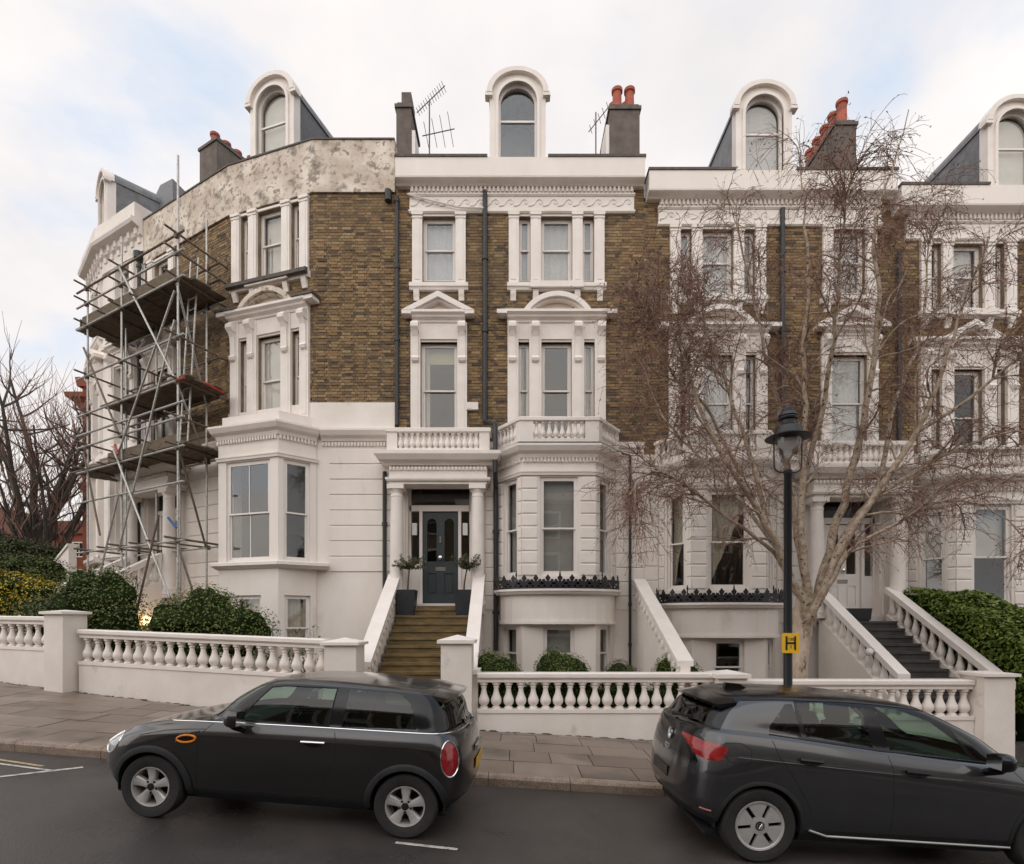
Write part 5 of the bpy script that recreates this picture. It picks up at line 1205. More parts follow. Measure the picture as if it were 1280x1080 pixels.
# ---- small black hatchback facing left
CA = Car([(.14, 3.72, .55, .38, .74, [(0, .25), (.5, .21), (3.2, .21), (3.8, .30)], 2.6), (.05, 3.79, .55, .38, .815, [(0, .36), (.6, .32), (3.2, .32), (3.8, .38)], 2.6), (0, 3.82, .6, .38, .85, .50, 2.6), (.02, 3.815, .62, .38, .862, .66, 2.7),
          (.07, 3.78, .62, .36, [(.07, .80), (1.0, .852), (3.2, .855), (3.8, .83)], [(.07, .70), (.6, .80), (1.2, .845), (3.8, .86)], 2.7), (.13, 3.73, .62, .34, [(.1, .68), (.8, .765), (1.3, .805), (3.2, .805), (3.8, .78)], [(.13, .735), (.4, .83), (.8, .90), (1.25, .948), (3.75, .985)], 2.6),
          (.5, 3.70, .55, .33, [(.5, .66), (1.0, .765), (1.4, .79), (3.2, .79), (3.8, .765)], [(.5, .885), (.9, .945), (1.3, .965), (3.75, 1.0)], 2.6), (1.08, 3.67, .38, .32, [(1.0, .77), (3.2, .775), (3.7, .75)], [(1.1, .985), (1.5, .985), (3.7, 1.015)], 2.6),
          (1.34, 3.61, .32, .30, [(1.3, .70), (3.2, .715), (3.7, .68)], 1.19, 2.6), (1.60, 3.50, .26, .28, [(1.5, .60), (3.2, .615), (3.6, .58)], [(1.55, 1.335), (2.2, 1.372), (3.0, 1.36), (3.5, 1.335)], 2.8),
          (1.70, 3.45, .24, .25, .52, [(1.6, 1.372), (2.3, 1.408), (3.0, 1.392), (3.5, 1.36)], 2.8), (2.0, 3.3, .2, .2, .26, [(2.0, 1.40), (2.4, 1.424), (3.0, 1.41), (3.3, 1.39)], 2.6), (2.2, 3.2, .2, .2, .0, [(2.2, 1.41), (2.6, 1.428), (3.2, 1.40)], 2.4)])
MN = thing('parked_car', (0, 0, 0), 'small black three door hatchback with chrome beltline and orange side repeater', 'car', 'cars parked along the kerb')
V = CA.V; FX, RX, WZ, WR = .74, 3.235, .305, .305
def archpoly(C, xw, zw, r):
    A = [188-(196)*i/40 for i in range(41)]; tv = C.inv([(xw+r*math.cos(R(a)), max(.215, zw+r*math.sin(R(a)))) for a in A], vhi=C.V[5]); return tv+[(tv[-1][0], -.08), (tv[0][0], -.08)]
feats = [('h', None, archpoly(CA, FX, WZ, .345)), ('h', None, archpoly(CA, RX, WZ, .345)),
         ('side_window', 'car_glass', poly_side(CA, [(1.56, 1.00), (1.66, 1.16), (1.79, 1.318), (1.92, 1.338), (2.45, 1.348), (2.43, 1.0)], V[6])),
         ('side_window', 'car_glass', poly_side(CA, [(2.56, 1.0), (2.58, 1.345), (3.08, 1.335), (3.20, 1.25), (3.30, 1.005)], V[6])),
         ('windscreen', 'car_glass', dens([(0, V[7]+.03), (.19, V[7]+.03), (.185, V[8]), (.175, V[9]-.03), (0, V[9]-.03)], .02)),
         ('rear_window', 'car_glass_dark', dens([(.845, V[7]-.02), (1, V[7]-.02), (1, V[9]-.02), (.84, V[9]-.02), (.835, V[8])], .02)),
         ('tail_lamp', 'lamp_red', CA.tz([(.822+.036*math.cos(2*PI*i/26), .765+.155*math.sin(2*PI*i/26)) for i in range(26)], V[5])),
         ('headlamp', 'lamp_clear', CA.tz([(.163+.030*math.cos(2*PI*i/26), .69+.095*math.sin(2*PI*i/26)) for i in range(26)], V[5]))]
def mz(t, v):
    if v < V[1]*.92: return 'cladding'
    if V[6]+.01 < v < V[9]-.012 and t > .20: return 'gloss_black'
    return 'mini_paint'
car_shell(CA, MN, feats, mz, 'mini_paint')
arch_trim(CA, MN, FX, WZ, .345, .405, 'cladding'); arch_trim(CA, MN, RX, WZ, .345, .405, 'cladding')
for x in (FX, RX):
    well(MN, x, WZ, .36, .5, .80)
    for s in (1, -1): wheel(MN, x, s*.755, WZ, WR, .185, .193, 'mini', s)
belt = [(t, V[6]-.008) for t in np.linspace(.215, 1, 60)]; on_side(CA, MN, 'belt_trim', belt, .006, 'chrome', off=.001)
on_side(CA, MN, 'window_seal', poly_side(CA, [(1.56, 1.00), (1.66, 1.16), (1.79, 1.318), (1.92, 1.338), (2.45, 1.348), (2.43, 1.0)], V[6])+[poly_side(CA, [(1.56, 1.00), (1.6, 1.0), (1.6, 1.01)], V[6])[0]], .006, 'dark_void', off=.001)
seam = lambda C, T, pts, r=.0035, vlo=0, vhi=None: on_side(C, T, 'panel_gap', C.inv(dens(pts, .04, False), 'xz', vlo, vhi or C.V[6], .13, .87), r, 'dark_void', off=-.001, n=5)
seam(CA, MN, [(1.31, .955), (1.24, .88), (1.20, .80), (1.19, .60), (1.19, .34)]); seam(CA, MN, [(2.50, .985), (2.54, .86), (2.53, .70), (2.44, .50), (2.43, .34)]); seam(CA, MN, [(1.22, .33), (2.43, .33)])
seam(CA, MN, [(.60, .80), (.85, .86), (1.05, .885), (1.25, .90)])
on_side(CA, MN, 'lamp_ring', CA.tz([(.822+.0385*math.cos(2*PI*i/26), .765+.165*math.sin(2*PI*i/26)) for i in range(27)], V[5]), .008, 'chrome', off=.002)
on_side(CA, MN, 'lamp_ring', CA.tz([(.163+.032*math.cos(2*PI*i/26), .69+.102*math.sin(2*PI*i/26)) for i in range(27)], V[5]), .007, 'chrome', off=.0)
# side scuttle with orange repeater
sc = CA.inv(ellipse(1.08, .80, .092, .034, 24, R(6)), vhi=V[5]); sc.append(sc[0]); on_side(CA, MN, 'side_repeater', sc, .0105, 'lamp_orange', off=.004)
sc = CA.inv(ellipse(1.06, .795, .075, .022, 20, R(6)), vhi=V[5]); P = CA.ev(*np.array(sc).T)
for s in (1, -1): m = MB(); m.v = [(p[0], s*(p[1]+.004), p[2]) for p in P]; m.f = [tuple(range(20))]; m.build('scuttle', 'gloss_black', MN)
on_side(CA, MN, 'scuttle_trim', CA.inv([(.98, .76), (1.0, .80), (1.12, .86), (1.2, .875)], vhi=V[5]), .008, 'gloss_black', off=.002)
hd = CA.inv(dens([(2.21, .852), (2.44, .856)], .03, False), vhi=V[6]); on_side(CA, MN, 'door_handle', hd, .012, 'chrome', off=.02, n=8)
hd = CA.inv(ellipse(2.32, .832, .075, .028, 16), vhi=V[6]); P = CA.ev(*np.array(hd).T)
for s in (1, -1): m = MB(); m.v = [(p[0], s*(p[1]+.002), p[2]) for p in P]; m.f = [tuple(range(16))]; m.build('handle_cup', 'gloss_black', MN)
for s in (1, -1): mirror_cap(MN, 1.60, s*.955, 1.045, s, 'mini_paint', .10, .105, .085)
# roof spoiler, wiper, rear number plate, bumper details
m = MB(); n = 16
for zo, ins in ((0, 0), (-.045, .02)):
    for i in range(n+1): y = -.585+1.17*i/n; e = (abs(y)/.585)**3; m.v += [(3.36, y, 1.388-.055*e+zo*.6), (3.63-.10*e-ins, y, 1.345-.035*e+zo)]
for i in range(n):
    a = 2*i; b = 2*(n+1)+2*i; m.f += [(a, a+1, a+3, a+2), (b, b+2, b+3, b+1), (a+1, b+1, b+3, a+3)]
m.f += [(0, 2*(n+1), 2*(n+1)+1, 1), (2*n, 2*n+1, 4*n+3, 4*n+2)]
m.build('roof_spoiler', 'mini_paint', MN, True)
m = MB(); m.tube([(3.72, 0, 1.035), (3.735, -.06, 1.03), (3.70, -.42, 1.05)], [.022, .012, .008], 6); m.build('rear_wiper', 'gloss_black', MN, True)
m = MB(); m.box(3.822, 3.832, -.26, .26, .56, .67); m.build('number_plate', 'plate_yellow', MN)
m = MB(); m.box(3.80, 3.835, -.24, .24, .74, .80); m.build('boot_handle', 'chrome', MN)
m = MB(); m.box(.3, 3.6, -.68, .68, .19, .23); m.build('underbody', 'dark_void', MN)
m = MB(); m.box(1.05, 3.55, -.69, .69, .42, .46); m.prism([(1.05, .46), (1.05, .93), (1.35, .95), (1.5, .90), (1.52, .62), (1.3, .46)], -.68, .68); m.build('dashboard', 'seat_cloth', MN)
for y in (-.36, .36): seat(MN, 2.0, y, .46)
seat(MN, 2.80, -.32, .33, lean=14); seat(MN, 2.80, .32, .33, lean=14)
m = MB(); A = [2*PI*i/20 for i in range(21)]; m.tube([(1.62+.07*math.sin(a), .36+.17*math.cos(a), .90+.16*math.sin(a)) for a in A], .014, 6); m.tube([(1.62, .20, .9), (1.62, .52, .9)], .012, 5); m.build('steering_wheel', 'gloss_black', MN, True)
slope = math.atan(.06)
def park(T, xr, Xw, Yc, yaw, flip):
    """put the car so that its axle point xr stands at world X = Xw, centre line at Yc there"""
    rot = Matrix.Rotation(R(yaw), 4, 'Z'); rz = Matrix.Rotation(PI, 4, 'Z') if flip else Matrix.Identity(4); tilt = Matrix.Rotation(slope, 4, 'Y')
    M_ = tilt @ rot @ rz; p = M_ @ Vector((xr, 0, 0)); o = Vector((Xw, Yc, zroad(Xw)-.006))-p
    T.rotation_euler = M_.to_euler(); T.location = o
park(MN, RX, -.985, 5.27+.855, -3.0, False)
# ---- grey electric hatchback facing right
CV = Car([(.16, 4.12, .6, .40, .80, [(0, .26), (.6, .20), (3.4, .21), (4.2, .34)], 2.6), (.05, 4.20, .6, .42, .875, [(0, .38), (.6, .34), (3.5, .34), (4.2, .42)], 2.6), (0, 4.255, .62, .42, .90, [(0, .52), (4.2, .56)], 2.7), (.03, 4.24, .62, .40, .903, [(0, .68), (4.2, .74)], 2.8),
          (.09, 4.20, .62, .36, [(.09, .80), (1.0, .885), (3.3, .895), (4.2, .86)], [(.1, .745), (.7, .83), (1.3, .865), (2.4, .905), (3.4, .955), (4.2, .99)], 2.8), (.16, 4.14, .62, .33, [(.1, .70), (.8, .79), (1.4, .83), (3.2, .83), (4.1, .80)], [(.16, .78), (.5, .90), (.9, .965), (1.4, 1.0), (2.4, 1.07), (3.4, 1.15), (4.1, 1.18)], 2.7),
          (.45, 4.11, .55, .32, [(.5, .68), (1.0, .78), (1.5, .805), (3.2, .805), (4.1, .775)], [(.45, .935), (.9, 1.0), (1.4, 1.02), (2.4, 1.09), (3.4, 1.17), (4.1, 1.20)], 2.7), (.80, 4.09, .50, .31, [(.8, .76), (1.5, .785), (3.2, .785), (4.1, .75)], [(.8, 1.02), (1.3, 1.03), (1.6, 1.045), (2.4, 1.105), (3.4, 1.185), (4.1, 1.215)], 2.7),
          (1.22, 4.0, .42, .32, [(1.2, .71), (3.2, .725), (4.0, .68)], [(1.2, 1.25), (2.2, 1.31), (4.0, 1.36)], 2.7), (1.68, 3.86, .34, .32, [(1.6, .61), (3.0, .63), (3.9, .57)], [(1.68, 1.445), (2.1, 1.495), (2.6, 1.515), (3.2, 1.505), (3.86, 1.455)], 2.8),
          (1.78, 3.83, .3, .3, .53, [(1.78, 1.485), (2.2, 1.535), (2.7, 1.553), (3.3, 1.54), (3.85, 1.485)], 2.8), (2.1, 3.7, .25, .25, .27, [(2.1, 1.54), (2.6, 1.568), (3.3, 1.558), (3.7, 1.52)], 2.6), (2.3, 3.6, .2, .2, 0, [(2.3, 1.555), (2.7, 1.572), (3.6, 1.535)], 2.4)])
VW = thing('parked_car', (0, 0, 0), 'dark grey five door hatchback with black roof and red wraparound tail lamp', 'car', 'cars parked along the kerb')
U = CV.V; FX2, RX2, WZ2 = .78, 3.545, .345
feats = [('h', None, archpoly(CV, FX2, WZ2, .385)), ('h', None, archpoly(CV, RX2, WZ2, .385)),
         ('side_window', 'car_glass', poly_side(CV, [(1.50, 1.04), (1.62, 1.20), (1.86, 1.38), (2.16, 1.475), (2.40, 1.49), (2.30, 1.105)], U[6])),
         ('side_window', 'car_glass', poly_side(CV, [(2.46, 1.115), (2.53, 1.495), (2.95, 1.498), (3.16, 1.482), (3.10, 1.175)], U[6])),
         ('quarter_window', 'car_glass_dark', poly_side(CV, [(3.15, 1.18), (3.20, 1.475), (3.27, 1.465), (3.45, 1.26), (3.46, 1.205)], U[6])),
         ('quarter_window', 'car_glass_dark', poly_side(CV, [(1.20, 1.04), (1.42, 1.155), (1.66, 1.33), (1.60, 1.22), (1.45, 1.045)], U[6])),
         ('windscreen', 'car_glass', dens([(0, U[7]+.03), (.17, U[7]+.03), (.165, U[8]), (.155, U[9]-.03), (0, U[9]-.03)], .02)),
         ('rear_window', 'car_glass_dark', dens([(.865, U[7]+.0), (1, U[7]+.0), (1, U[9]-.03), (.86, U[9]-.03), (.855, U[8])], .02)),
         ('tail_lamp', 'lamp_red', CV.tz([(.757, 1.04), (.775, 1.068), (.80, 1.075), (.84, 1.08), (.90, 1.095), (.945, 1.10), (.945, 1.075), (.90, 1.0), (.87, .945), (.83, .92), (.79, .925), (.770, .945)], U[5]))]
def vz(t, v):
    if v < U[1]*.90: return 'cladding'
    if v > U[9]-.005: return 'gloss_black'
    if U[6]+.004 < v and t > .16:
        if t < .63: return 'gloss_black'
        if t > .80: return 'gloss_black'
    if t > .862 and U[3]+.10 < v: return 'gloss_black'
    return 'grey_paint'
car_shell(CV, VW, feats, vz, 'grey_paint')
arch_trim(CV, VW, FX2, WZ2, .385, .42, 'cladding', .008); arch_trim(CV, VW, RX2, WZ2, .385, .42, 'cladding', .008)
for x in (FX2, RX2):
    well(VW, x, WZ2, .40, .5, .82)
    for s in (1, -1): wheel(VW, x, s*.785, WZ2, .345, .205, .232, 'vw', s)
seam(CV, VW, [(3.47, 1.18), (3.40, 1.0), (3.25, .80), (3.08, .52)], vhi=U[7]); seam(CV, VW, [(2.36, 1.10), (2.33, .95), (2.31, .60), (2.32, .34)], vhi=U[7]); seam(CV, VW, [(1.18, 1.02), (1.06, .88), (1.04, .60), (1.07, .34)], vhi=U[6]); seam(CV, VW, [(1.07, .335), (2.9, .335)])
el = CV.inv(dens([(3.75, 1.10), (3.90, 1.09), (3.93, 1.0), (3.86, .93), (3.72, .91), (3.66, .95), (3.66, 1.05)], .03), vhi=U[6]); el.append(el[0]); on_side(CV, VW, 'charge_flap', el, .0028, 'dark_void', off=-.001, n=5)
on_side(CV, VW, 'sill_trim', CV.inv(dens([(3.08, .33), (2.9, .275), (1.15, .262)], .05, False), vhi=U[2]), .013, 'silver_trim', off=.002)
on_side(CV, VW, 'window_seal', CV.inv(dens([(1.25, 1.030), (2.4, 1.092), (3.46, 1.188)], .05, False), vlo=U[5], vhi=U[8]), .006, 'gloss_black', off=.002)
on_side(CV, VW, 'roof_rail_gap', [(t, U[9]-.004) for t in np.linspace(.2, .8, 50)], .005, 'dark_void', off=.0)
for a, b in ((3.22, 3.00), (2.22, 2.00)):
    z = .985 if a > 3 else .93
    hd = CV.inv(dens([(a, z), (b, z-.012)], .03, False), vhi=U[6]); on_side(CV, VW, 'door_handle', hd, .016, 'gloss_black', off=.022, n=8)
    hd = CV.inv(ellipse((a+b)/2, z-.02, .10, .030, 18, R(3)), vhi=U[6]); P = CV.ev(*np.array(hd).T)
    for s in (1, -1): m = MB(); m.v = [(p[0], s*(p[1]+.002), p[2]) for p in P]; m.f = [tuple(range(18))]; m.build('handle_cup', 'gloss_black', VW)
on_side(CV, VW, 'shoulder_crease', [(t, U[4]) for t in np.linspace(.27, .74, 40)], .004, 'grey_paint', off=-.002)
for s in (1, -1): mirror_cap(VW, 1.42, s*1.0, 1.09, s, 'gloss_black', .12, .11, .082)
m = MB(); n = 16
for zo, ins in ((0, 0), (-.04, .04)):
    for i in range(n+1): y = -.62+1.24*i/n; e = (abs(y)/.62)**3; m.v += [(3.72, y, 1.515-.06*e+zo*.4), (4.03-.12*e-ins, y, 1.455-.035*e+zo)]
for i in range(n):
    a = 2*i; b = 2*(n+1)+2*i; m.f += [(a, a+1, a+3, a+2), (b, b+2, b+3, b+1), (a+1, b+1, b+3, a+3)]
m.f += [(0, 2*(n+1), 2*(n+1)+1, 1), (2*n, 2*n+1, 4*n+3, 4*n+2)]; m.build('roof_spoiler', 'gloss_black', VW, True)
m = MB(); m.prism([(3.35, 1.53), (3.45, 1.585), (3.60, 1.59), (3.62, 1.52)], -.03, .03); m.build('aerial_fin', 'gloss_black', VW)
m = MB(); m.tube([(4.14, 0, 1.225), (4.15, .06, 1.225), (4.085, .42, 1.27)], [.025, .014, .009], 6); m.build('rear_wiper', 'dark_void', VW, True)
m = MB(); m.box(4.247, 4.256, -.26, .26, .60, .71); m.build('number_plate', 'gloss_black', VW)
# round emblem and lettering on the tailgate
def on_rear(C, y, z, off): t, v = C.inv([(abs(y), z)], 'yz', 0, C.V[6], .87, .995)[0]; p = C.ev(t, v)[0]; n = C.nrm([t], [v])[0]; s = 1 if y >= 0 else -1; return Vector((p[0]+n[0]*off, s*(p[1]+n[1]*off), p[2]+n[2]*off))
m = MB(); c = on_rear(CV, .02, 1.03, .012); m.ring(arc(0, 0, .062, 0, 360, 28), arc(0, 0, .052, 0, 360, 28), -.005, .005)
for a_, b_ in (((-.03, .043), (-.002, -.002)), ((.03, .043), (.002, -.002)), ((-.046, .022), (-.018, -.046)), ((.046, .022), (.018, -.046)), ((-.018, -.046), (0, -.008)), ((.018, -.046), (0, -.008))): m.tube([(a_[0], 0, a_[1]), (b_[0], 0, b_[1])], .0045, 5)
o = m.build('emblem', 'chrome', VW); o.location = c; o.rotation_euler = (R(-6), 0, R(90))
def letters(txt, size, depth=.002):
    cu = bpy.data.curves.new('t', 'FONT'); cu.body = txt; cu.size = size; cu.extrude = depth; cu.align_x = 'CENTER'; cu.align_y = 'CENTER'; ob = bpy.data.objects.new('t', cu); COL.objects.link(ob)
    dg = bpy.context.evaluated_depsgraph_get(); me = bpy.data.meshes.new_from_object(ob.evaluated_get(dg)); bpy.data.objects.remove(ob); return me
me = letters('ID.3', .075); me.materials.append(MT['chrome']); o = inst(me, 'model_lettering', VW); o.location = on_rear(CV, .02, .90, .012); o.rotation_euler = (R(84), 0, R(90))
m = MB(); m.box(.35, 4.0, -.72, .72, .18, .22); m.build('underbody', 'dark_void', VW)
m = MB(); m.box(1.0, 4.0, -.72, .72, .46, .50); m.prism([(.95, .5), (.95, .95), (1.5, 1.0), (1.62, .95), (1.62, .66), (1.4, .5)], -.7, .7); m.build('dashboard', 'seat_cloth', VW)
for y in (-.37, .37): seat(VW, 2.12, y, .56)
seat(VW, 3.0, -.36, .48, lean=16); seat(VW, 3.0, .36, .48, lean=16)
m = MB(); m.tube([(1.80+.07*math.sin(a), -.37+.18*math.cos(a), .98+.17*math.sin(a)) for a in A], .014, 6); m.tube([(1.80, -.53, .98), (1.80, -.2, .98)], .012, 5); m.build('steering_wheel', 'gloss_black', VW, True)
m = MB(); pt = [on_rear(CV, y, .42, .004) for y in (.0, .2, .4, .55, .66)]; m.tube([tuple(p) for p in pt], .006, 5); m.tube([(p.x, -p.y, p.z) for p in pt], .006, 5); m.build('bumper_line', 'dark_void', VW, True)
on_side(CV, VW, 'reflector', CV.tz([(.805, .45), (.825, .45), (.845, .455)], U[3]), .012, 'lamp_red', off=.0)
park(VW, RX2, 2.28, 5.2+.90, 0.6, True)
# ------------------------------------------------------------------ lamp post and hydrant sign
LX, LY = 4.04, 8.2; LZ = zroad(LX)+.12
LP = thing('lamp_post', (LX, LY, LZ), 'black street lamp post with round glazed lantern, in front of the birch', 'lamp post')
m = MB(); m.lathe([(.11, 0), (.11, .9), (.095, .95), (.075, 1.0), (.062, 1.05), (.052, 4.38), (.06, 4.39), (.06, 4.45), (.045, 4.46)], LX, LY, LZ, 16); m.build('pole', 'iron', LP, True)
zl = LZ+4.42
m = MB()
for s in (-1, 1):
    pts = [(LX+s*.0, LY, zl)]+[(LX+s*(.10+.10*math.sin(a)), LY, zl+.09-.09*math.cos(a)) for a in [R(15*i) for i in range(0, 7)]]+[(LX+s*.205, LY, zl+.3), (LX+s*.205, LY, zl+.50)]
    m.tube(pts, .011, 6)
m.build('lantern_frame', 'iron', LP, True)
m = MB(); m.lathe([(.31, .50), (.315, .505), (.27, .525), (.20, .555), (.19, .60), (.17, .66), (.12, .69), (.10, .70), (.10, .76), (.135, .77), (.14, .79), (.125, .81), (.135, .82), (.13, .84), (.10, .88), (.085, .89), (.085, .92), (.03, .96), (.02, .985)], LX, LY, zl, 24); m.build('lantern_hood', 'iron', LP, True)
m = MB(); m.lathe([(.19, .495), (.185, .40), (.15, .26), (.11, .14), (.07, .09)], LX, LY, zl, 20); m.f = m.f[:-2]; m.build('lantern_glass', 'lantern_glass', LP, True)
m = MB(); m.lathe([(.14, .47), (.13, .40), (.06, .33), (.05, .26), (.02, .20)], LX, LY, zl, 14); m.build('lamp_reflector', 'net', LP, True)
m = MB(); m.lathe([(.07, 1.16), (.07, 1.20)], LX, LY, LZ, 12); m.build('base_band', 'hydrant_yellow', LP, True)
zs_ = -.30; HS = thing('hydrant_sign', (LX, LY-.07, zs_-.15), 'small yellow hydrant plate with black letter H on the lamp post', 'sign')
m = MB(); pts = [(-.115, -.145), (.115, -.145), (.125, -.135), (.125, .135), (.115, .145), (-.115, .145), (-.125, .135), (-.125, -.135)]; m.prism([(LX+p[0], zs_+p[1]) for p in pts], LY-.085, LY-.075, 'd'); m.v = [(a, b, c) for a, b, c in m.v]; m.build('plate', 'hydrant_yellow', HS)
m = MB()
for u in (-.062, .062): m.box(LX+u-.014, LX+u+.014, LY-.089, LY-.086, zs_-.10, zs_+.10)
m.box(LX-.062, LX+.062, LY-.089, LY-.086, zs_-.014, zs_+.014); m.build('letter', 'black_print', HS)
for txt, dz in (('100', .055), ('2', -.055)):
    me = letters(txt, .06, .0008); me.materials.append(MT['black_print']); o = inst(me, 'number', HS, (LX, LY-.088, zs_+dz), (R(90), 0, 0))
m = MB(); m.box(LX-.02, LX+.02, LY-.075, LY-.05, zs_-.02, zs_+.02); m.build('bracket', 'iron', HS)
# ------------------------------------------------------------------ television aerials
def aerial(x, y, z0, z1, booms, label):
    T = thing('tv_aerial', (x, y, z0), label, 'aerial'); m = MB(); m.tube([(x, y, z0), (x, y, z1)], .02, 6); m.build('mast', 'steel_rusty', T)
    for (a, b, n, l) in booms:
        a = Vector(a); b = Vector(b); m = MB(); m.tube([a, b], .014, 5); e = (b-a).normalized(); u = Vector((0, 0, 1)); s = e.cross(Vector((0, 1, 0))).normalized(); B = m.build('boom', 'steel_rusty', T)
        q = e.cross(s).normalized(); q = (q*.75+s*.5).normalized()
        for i in range(n): c = a+(b-a)*((i+.5)/n); MB().tube([c-q*l*(.7+.3*i/n), c+q*l*(.7+.3*i/n)], .008, 4).build('element', 'steel_rusty', B)
aerial(-2.3, 15.6, 12.6, 14.5, [((-2.65, 15.6, 14.2), (-1.87, 15.6, 14.95), 12, .14), ((-2.5, 15.6, 13.55), (-1.6, 15.6, 13.75), 4, .42)], 'aerial with long slanting boom beside the thin grey chimney')
aerial(2.35, 15.7, 12.5, 14.3, [((2.15, 15.7, 13.75), (2.75, 15.7, 14.5), 5, .16)], 'small aerial beside the chimney with two red pots')
# ------------------------------------------------------------------ planting
def cvar(c, r, k=.25): f = r.uniform(1-k, 1+k); return (c[0]*f*r.uniform(.9, 1.15), c[1]*f, c[2]*f*r.uniform(.8, 1.2))
def leafmesh(name, pts, size, cols, seed, parent, mat='leaf', elong=1.8, up=.3):
    """pts: (position, outward); two-triangle folded leaves"""
    r = random.Random(seed); m = MB()
    for p, n in pts:
        d = Vector((r.gauss(0, 1), r.gauss(0, 1), r.gauss(0, 1))).normalized(); n2 = (Vector(n)*1.0+d*.9+Vector((0, 0, up))).normalized()
        a = n2.cross(Vector((r.gauss(0, 1), r.gauss(0, 1), r.gauss(0, 1)))).normalized(); b = n2.cross(a); s = size*r.uniform(.6, 1.3); p = Vector(p); w_ = s/elong
        c = cvar(cols[r.randrange(len(cols))], r)
        m.add([p-a*s*.5, p+b*w_*.5+n2*s*.12, p+a*s*.5, p-b*w_*.5+n2*s*.12], [(0, 1, 2), (0, 2, 3)], c)
    return stuff(m.build(name, mat, parent))
def blob(c, r3, seed, parent, mat, name='inner_growth', k=.12):
    r = random.Random(seed); m = MB(); n = 14; kk = 9; ph = [r.uniform(0, 6) for _ in range(6)]
    for i in range(kk+1):
        th = PI*i/kk
        for j in range(n):
            a = 2*PI*j/n; f = 1+k*math.sin(3*a+ph[0]+2*th)+k*math.sin(5*th+ph[1]+a); m.v.append((c[0]+r3[0]*f*math.sin(th)*math.cos(a), c[1]+r3[1]*f*math.sin(th)*math.sin(a), c[2]+r3[2]*f*math.cos(th)))
    for i in range(kk):
        for j in range(n): m.f.append((i*n+j, i*n+(j+1) % n, (i+1)*n+(j+1) % n, (i+1)*n+j))
    return m.build(name, mat, parent, True)
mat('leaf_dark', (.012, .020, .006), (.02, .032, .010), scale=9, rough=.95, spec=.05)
def ellpts(c, r3, n, r, lo=.78, hi=1.05):
    o = []
    for _ in range(n):
        d = Vector((r.gauss(0, 1), r.gauss(0, 1), r.gauss(0, 1))).normalized(); k = r.uniform(lo, hi); o.append(((c[0]+d.x*r3[0]*k, c[1]+d.y*r3[1]*k, c[2]+d.z*r3[2]*k), (d.x/r3[0], d.y/r3[1], d.z/r3[2])))
    return [(p, Vector(n).normalized()) for p, n in o]
def bush(name, clumps, n, size, cols, label, cat, seed, group=None, base=None, stems=True, elong=1.8, core=.78):
    r = random.Random(seed); cx = sum(c[0][0] for c in clumps)/len(clumps); cy = sum(c[0][1] for c in clumps)/len(clumps); zb = base if base is not None else zroad(cx)+.1
    T = thing(name, (cx, cy, zb), label, cat, group); pts = []; tot = sum(c[1][0]*c[1][2] for c in clumps)
    for i, (c, r3) in enumerate(clumps):
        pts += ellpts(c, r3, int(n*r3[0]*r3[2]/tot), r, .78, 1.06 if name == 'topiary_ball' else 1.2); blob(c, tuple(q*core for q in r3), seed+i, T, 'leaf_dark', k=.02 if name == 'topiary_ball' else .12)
    leafmesh('foliage', pts, size, cols, seed, T, elong=elong)
    if stems:
        for i, (c, r3) in enumerate(clumps[:4]): m = MB(); m.tube([(cx+r.uniform(-.15, .15), cy, zb-.05), ((cx+c[0])/2+r.uniform(-.1, .1), (cy+c[1])/2, (zb+c[2])/2), tuple(c)], [.03, .022, .012], 6); m.build('stem', 'stem', T, True)
    return T
BOX = [(.095, .12, .022), (.12, .15, .03), (.07, .10, .018), (.155, .185, .045)]
TG = 'clipped topiary balls behind the balustrade'
balls = [(610, 11.05, 813, .36), (628, 10.55, 819, .38), (692, 11.05, 811, .38), (713, 10.55, 818, .40), (774, 11.05, 826, .36), (787, 10.55, 835, .33), (839, 11.05, 818, .37), (857, 10.55, 825, .36)]
names = ['tall rear topiary ball next to the pier by the brown steps', 'front topiary ball next to the pier by the brown steps', 'rear topiary ball below the bowed bay of the blue door house', 'large front topiary ball below the bowed bay of the blue door house', 'low brownish rear topiary ball beneath the thin downpipe', 'lowest pale front topiary ball beneath the thin downpipe', 'rear topiary ball at the foot of the sloping dividing wall', 'front topiary ball at the foot of the sloping dividing wall']
for i, (px, D, py, rr) in enumerate(balls):
    X = (px-640)*D/700; zt = (778-py)*D/700; zc = zt-.60; rr *= 1.1
    cols = BOX if i != 4 else [(.06, .055, .02), (.07, .065, .025)]
    if i == 5: cols = [(.085, .11, .03), (.07, .095, .025)]
    bush('topiary_ball', [((X, D, zc), (rr, rr*.85, .62))], 4200, .034, cols, names[i], 'shrub', 40+i, TG, stems=False, core=.88)
r1 = random.Random(9)
HG = thing('low_hedge', (1.4, 10.5, -2.05), 'low dark box hedge running behind the balustrade under the topiary balls', 'hedge')
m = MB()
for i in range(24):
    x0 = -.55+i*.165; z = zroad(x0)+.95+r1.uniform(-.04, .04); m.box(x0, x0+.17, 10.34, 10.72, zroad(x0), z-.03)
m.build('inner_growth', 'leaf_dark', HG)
pts = []
for _ in range(5200):
    x = r1.uniform(-.6, 3.35); f = r1.random(); zt = zroad(x)+.95
    pts.append(((x, r1.uniform(10.32, 10.74), zt+r1.uniform(-.03, .03)), (0, 0, 1)) if f < .3 else ((x, 10.31+r1.uniform(-.02, .03), r1.uniform(zroad(x)+.1, zt)), (0, -1, 0)))
leafmesh('foliage', pts, .035, BOX, 5, HG)
DK = [(.08, .10, .02), (.10, .125, .028), (.05, .07, .015), (.13, .15, .04), (.16, .18, .06)]
def P(px, py, D): return ((px-640)*D/700, D, (778-py)*D/700)
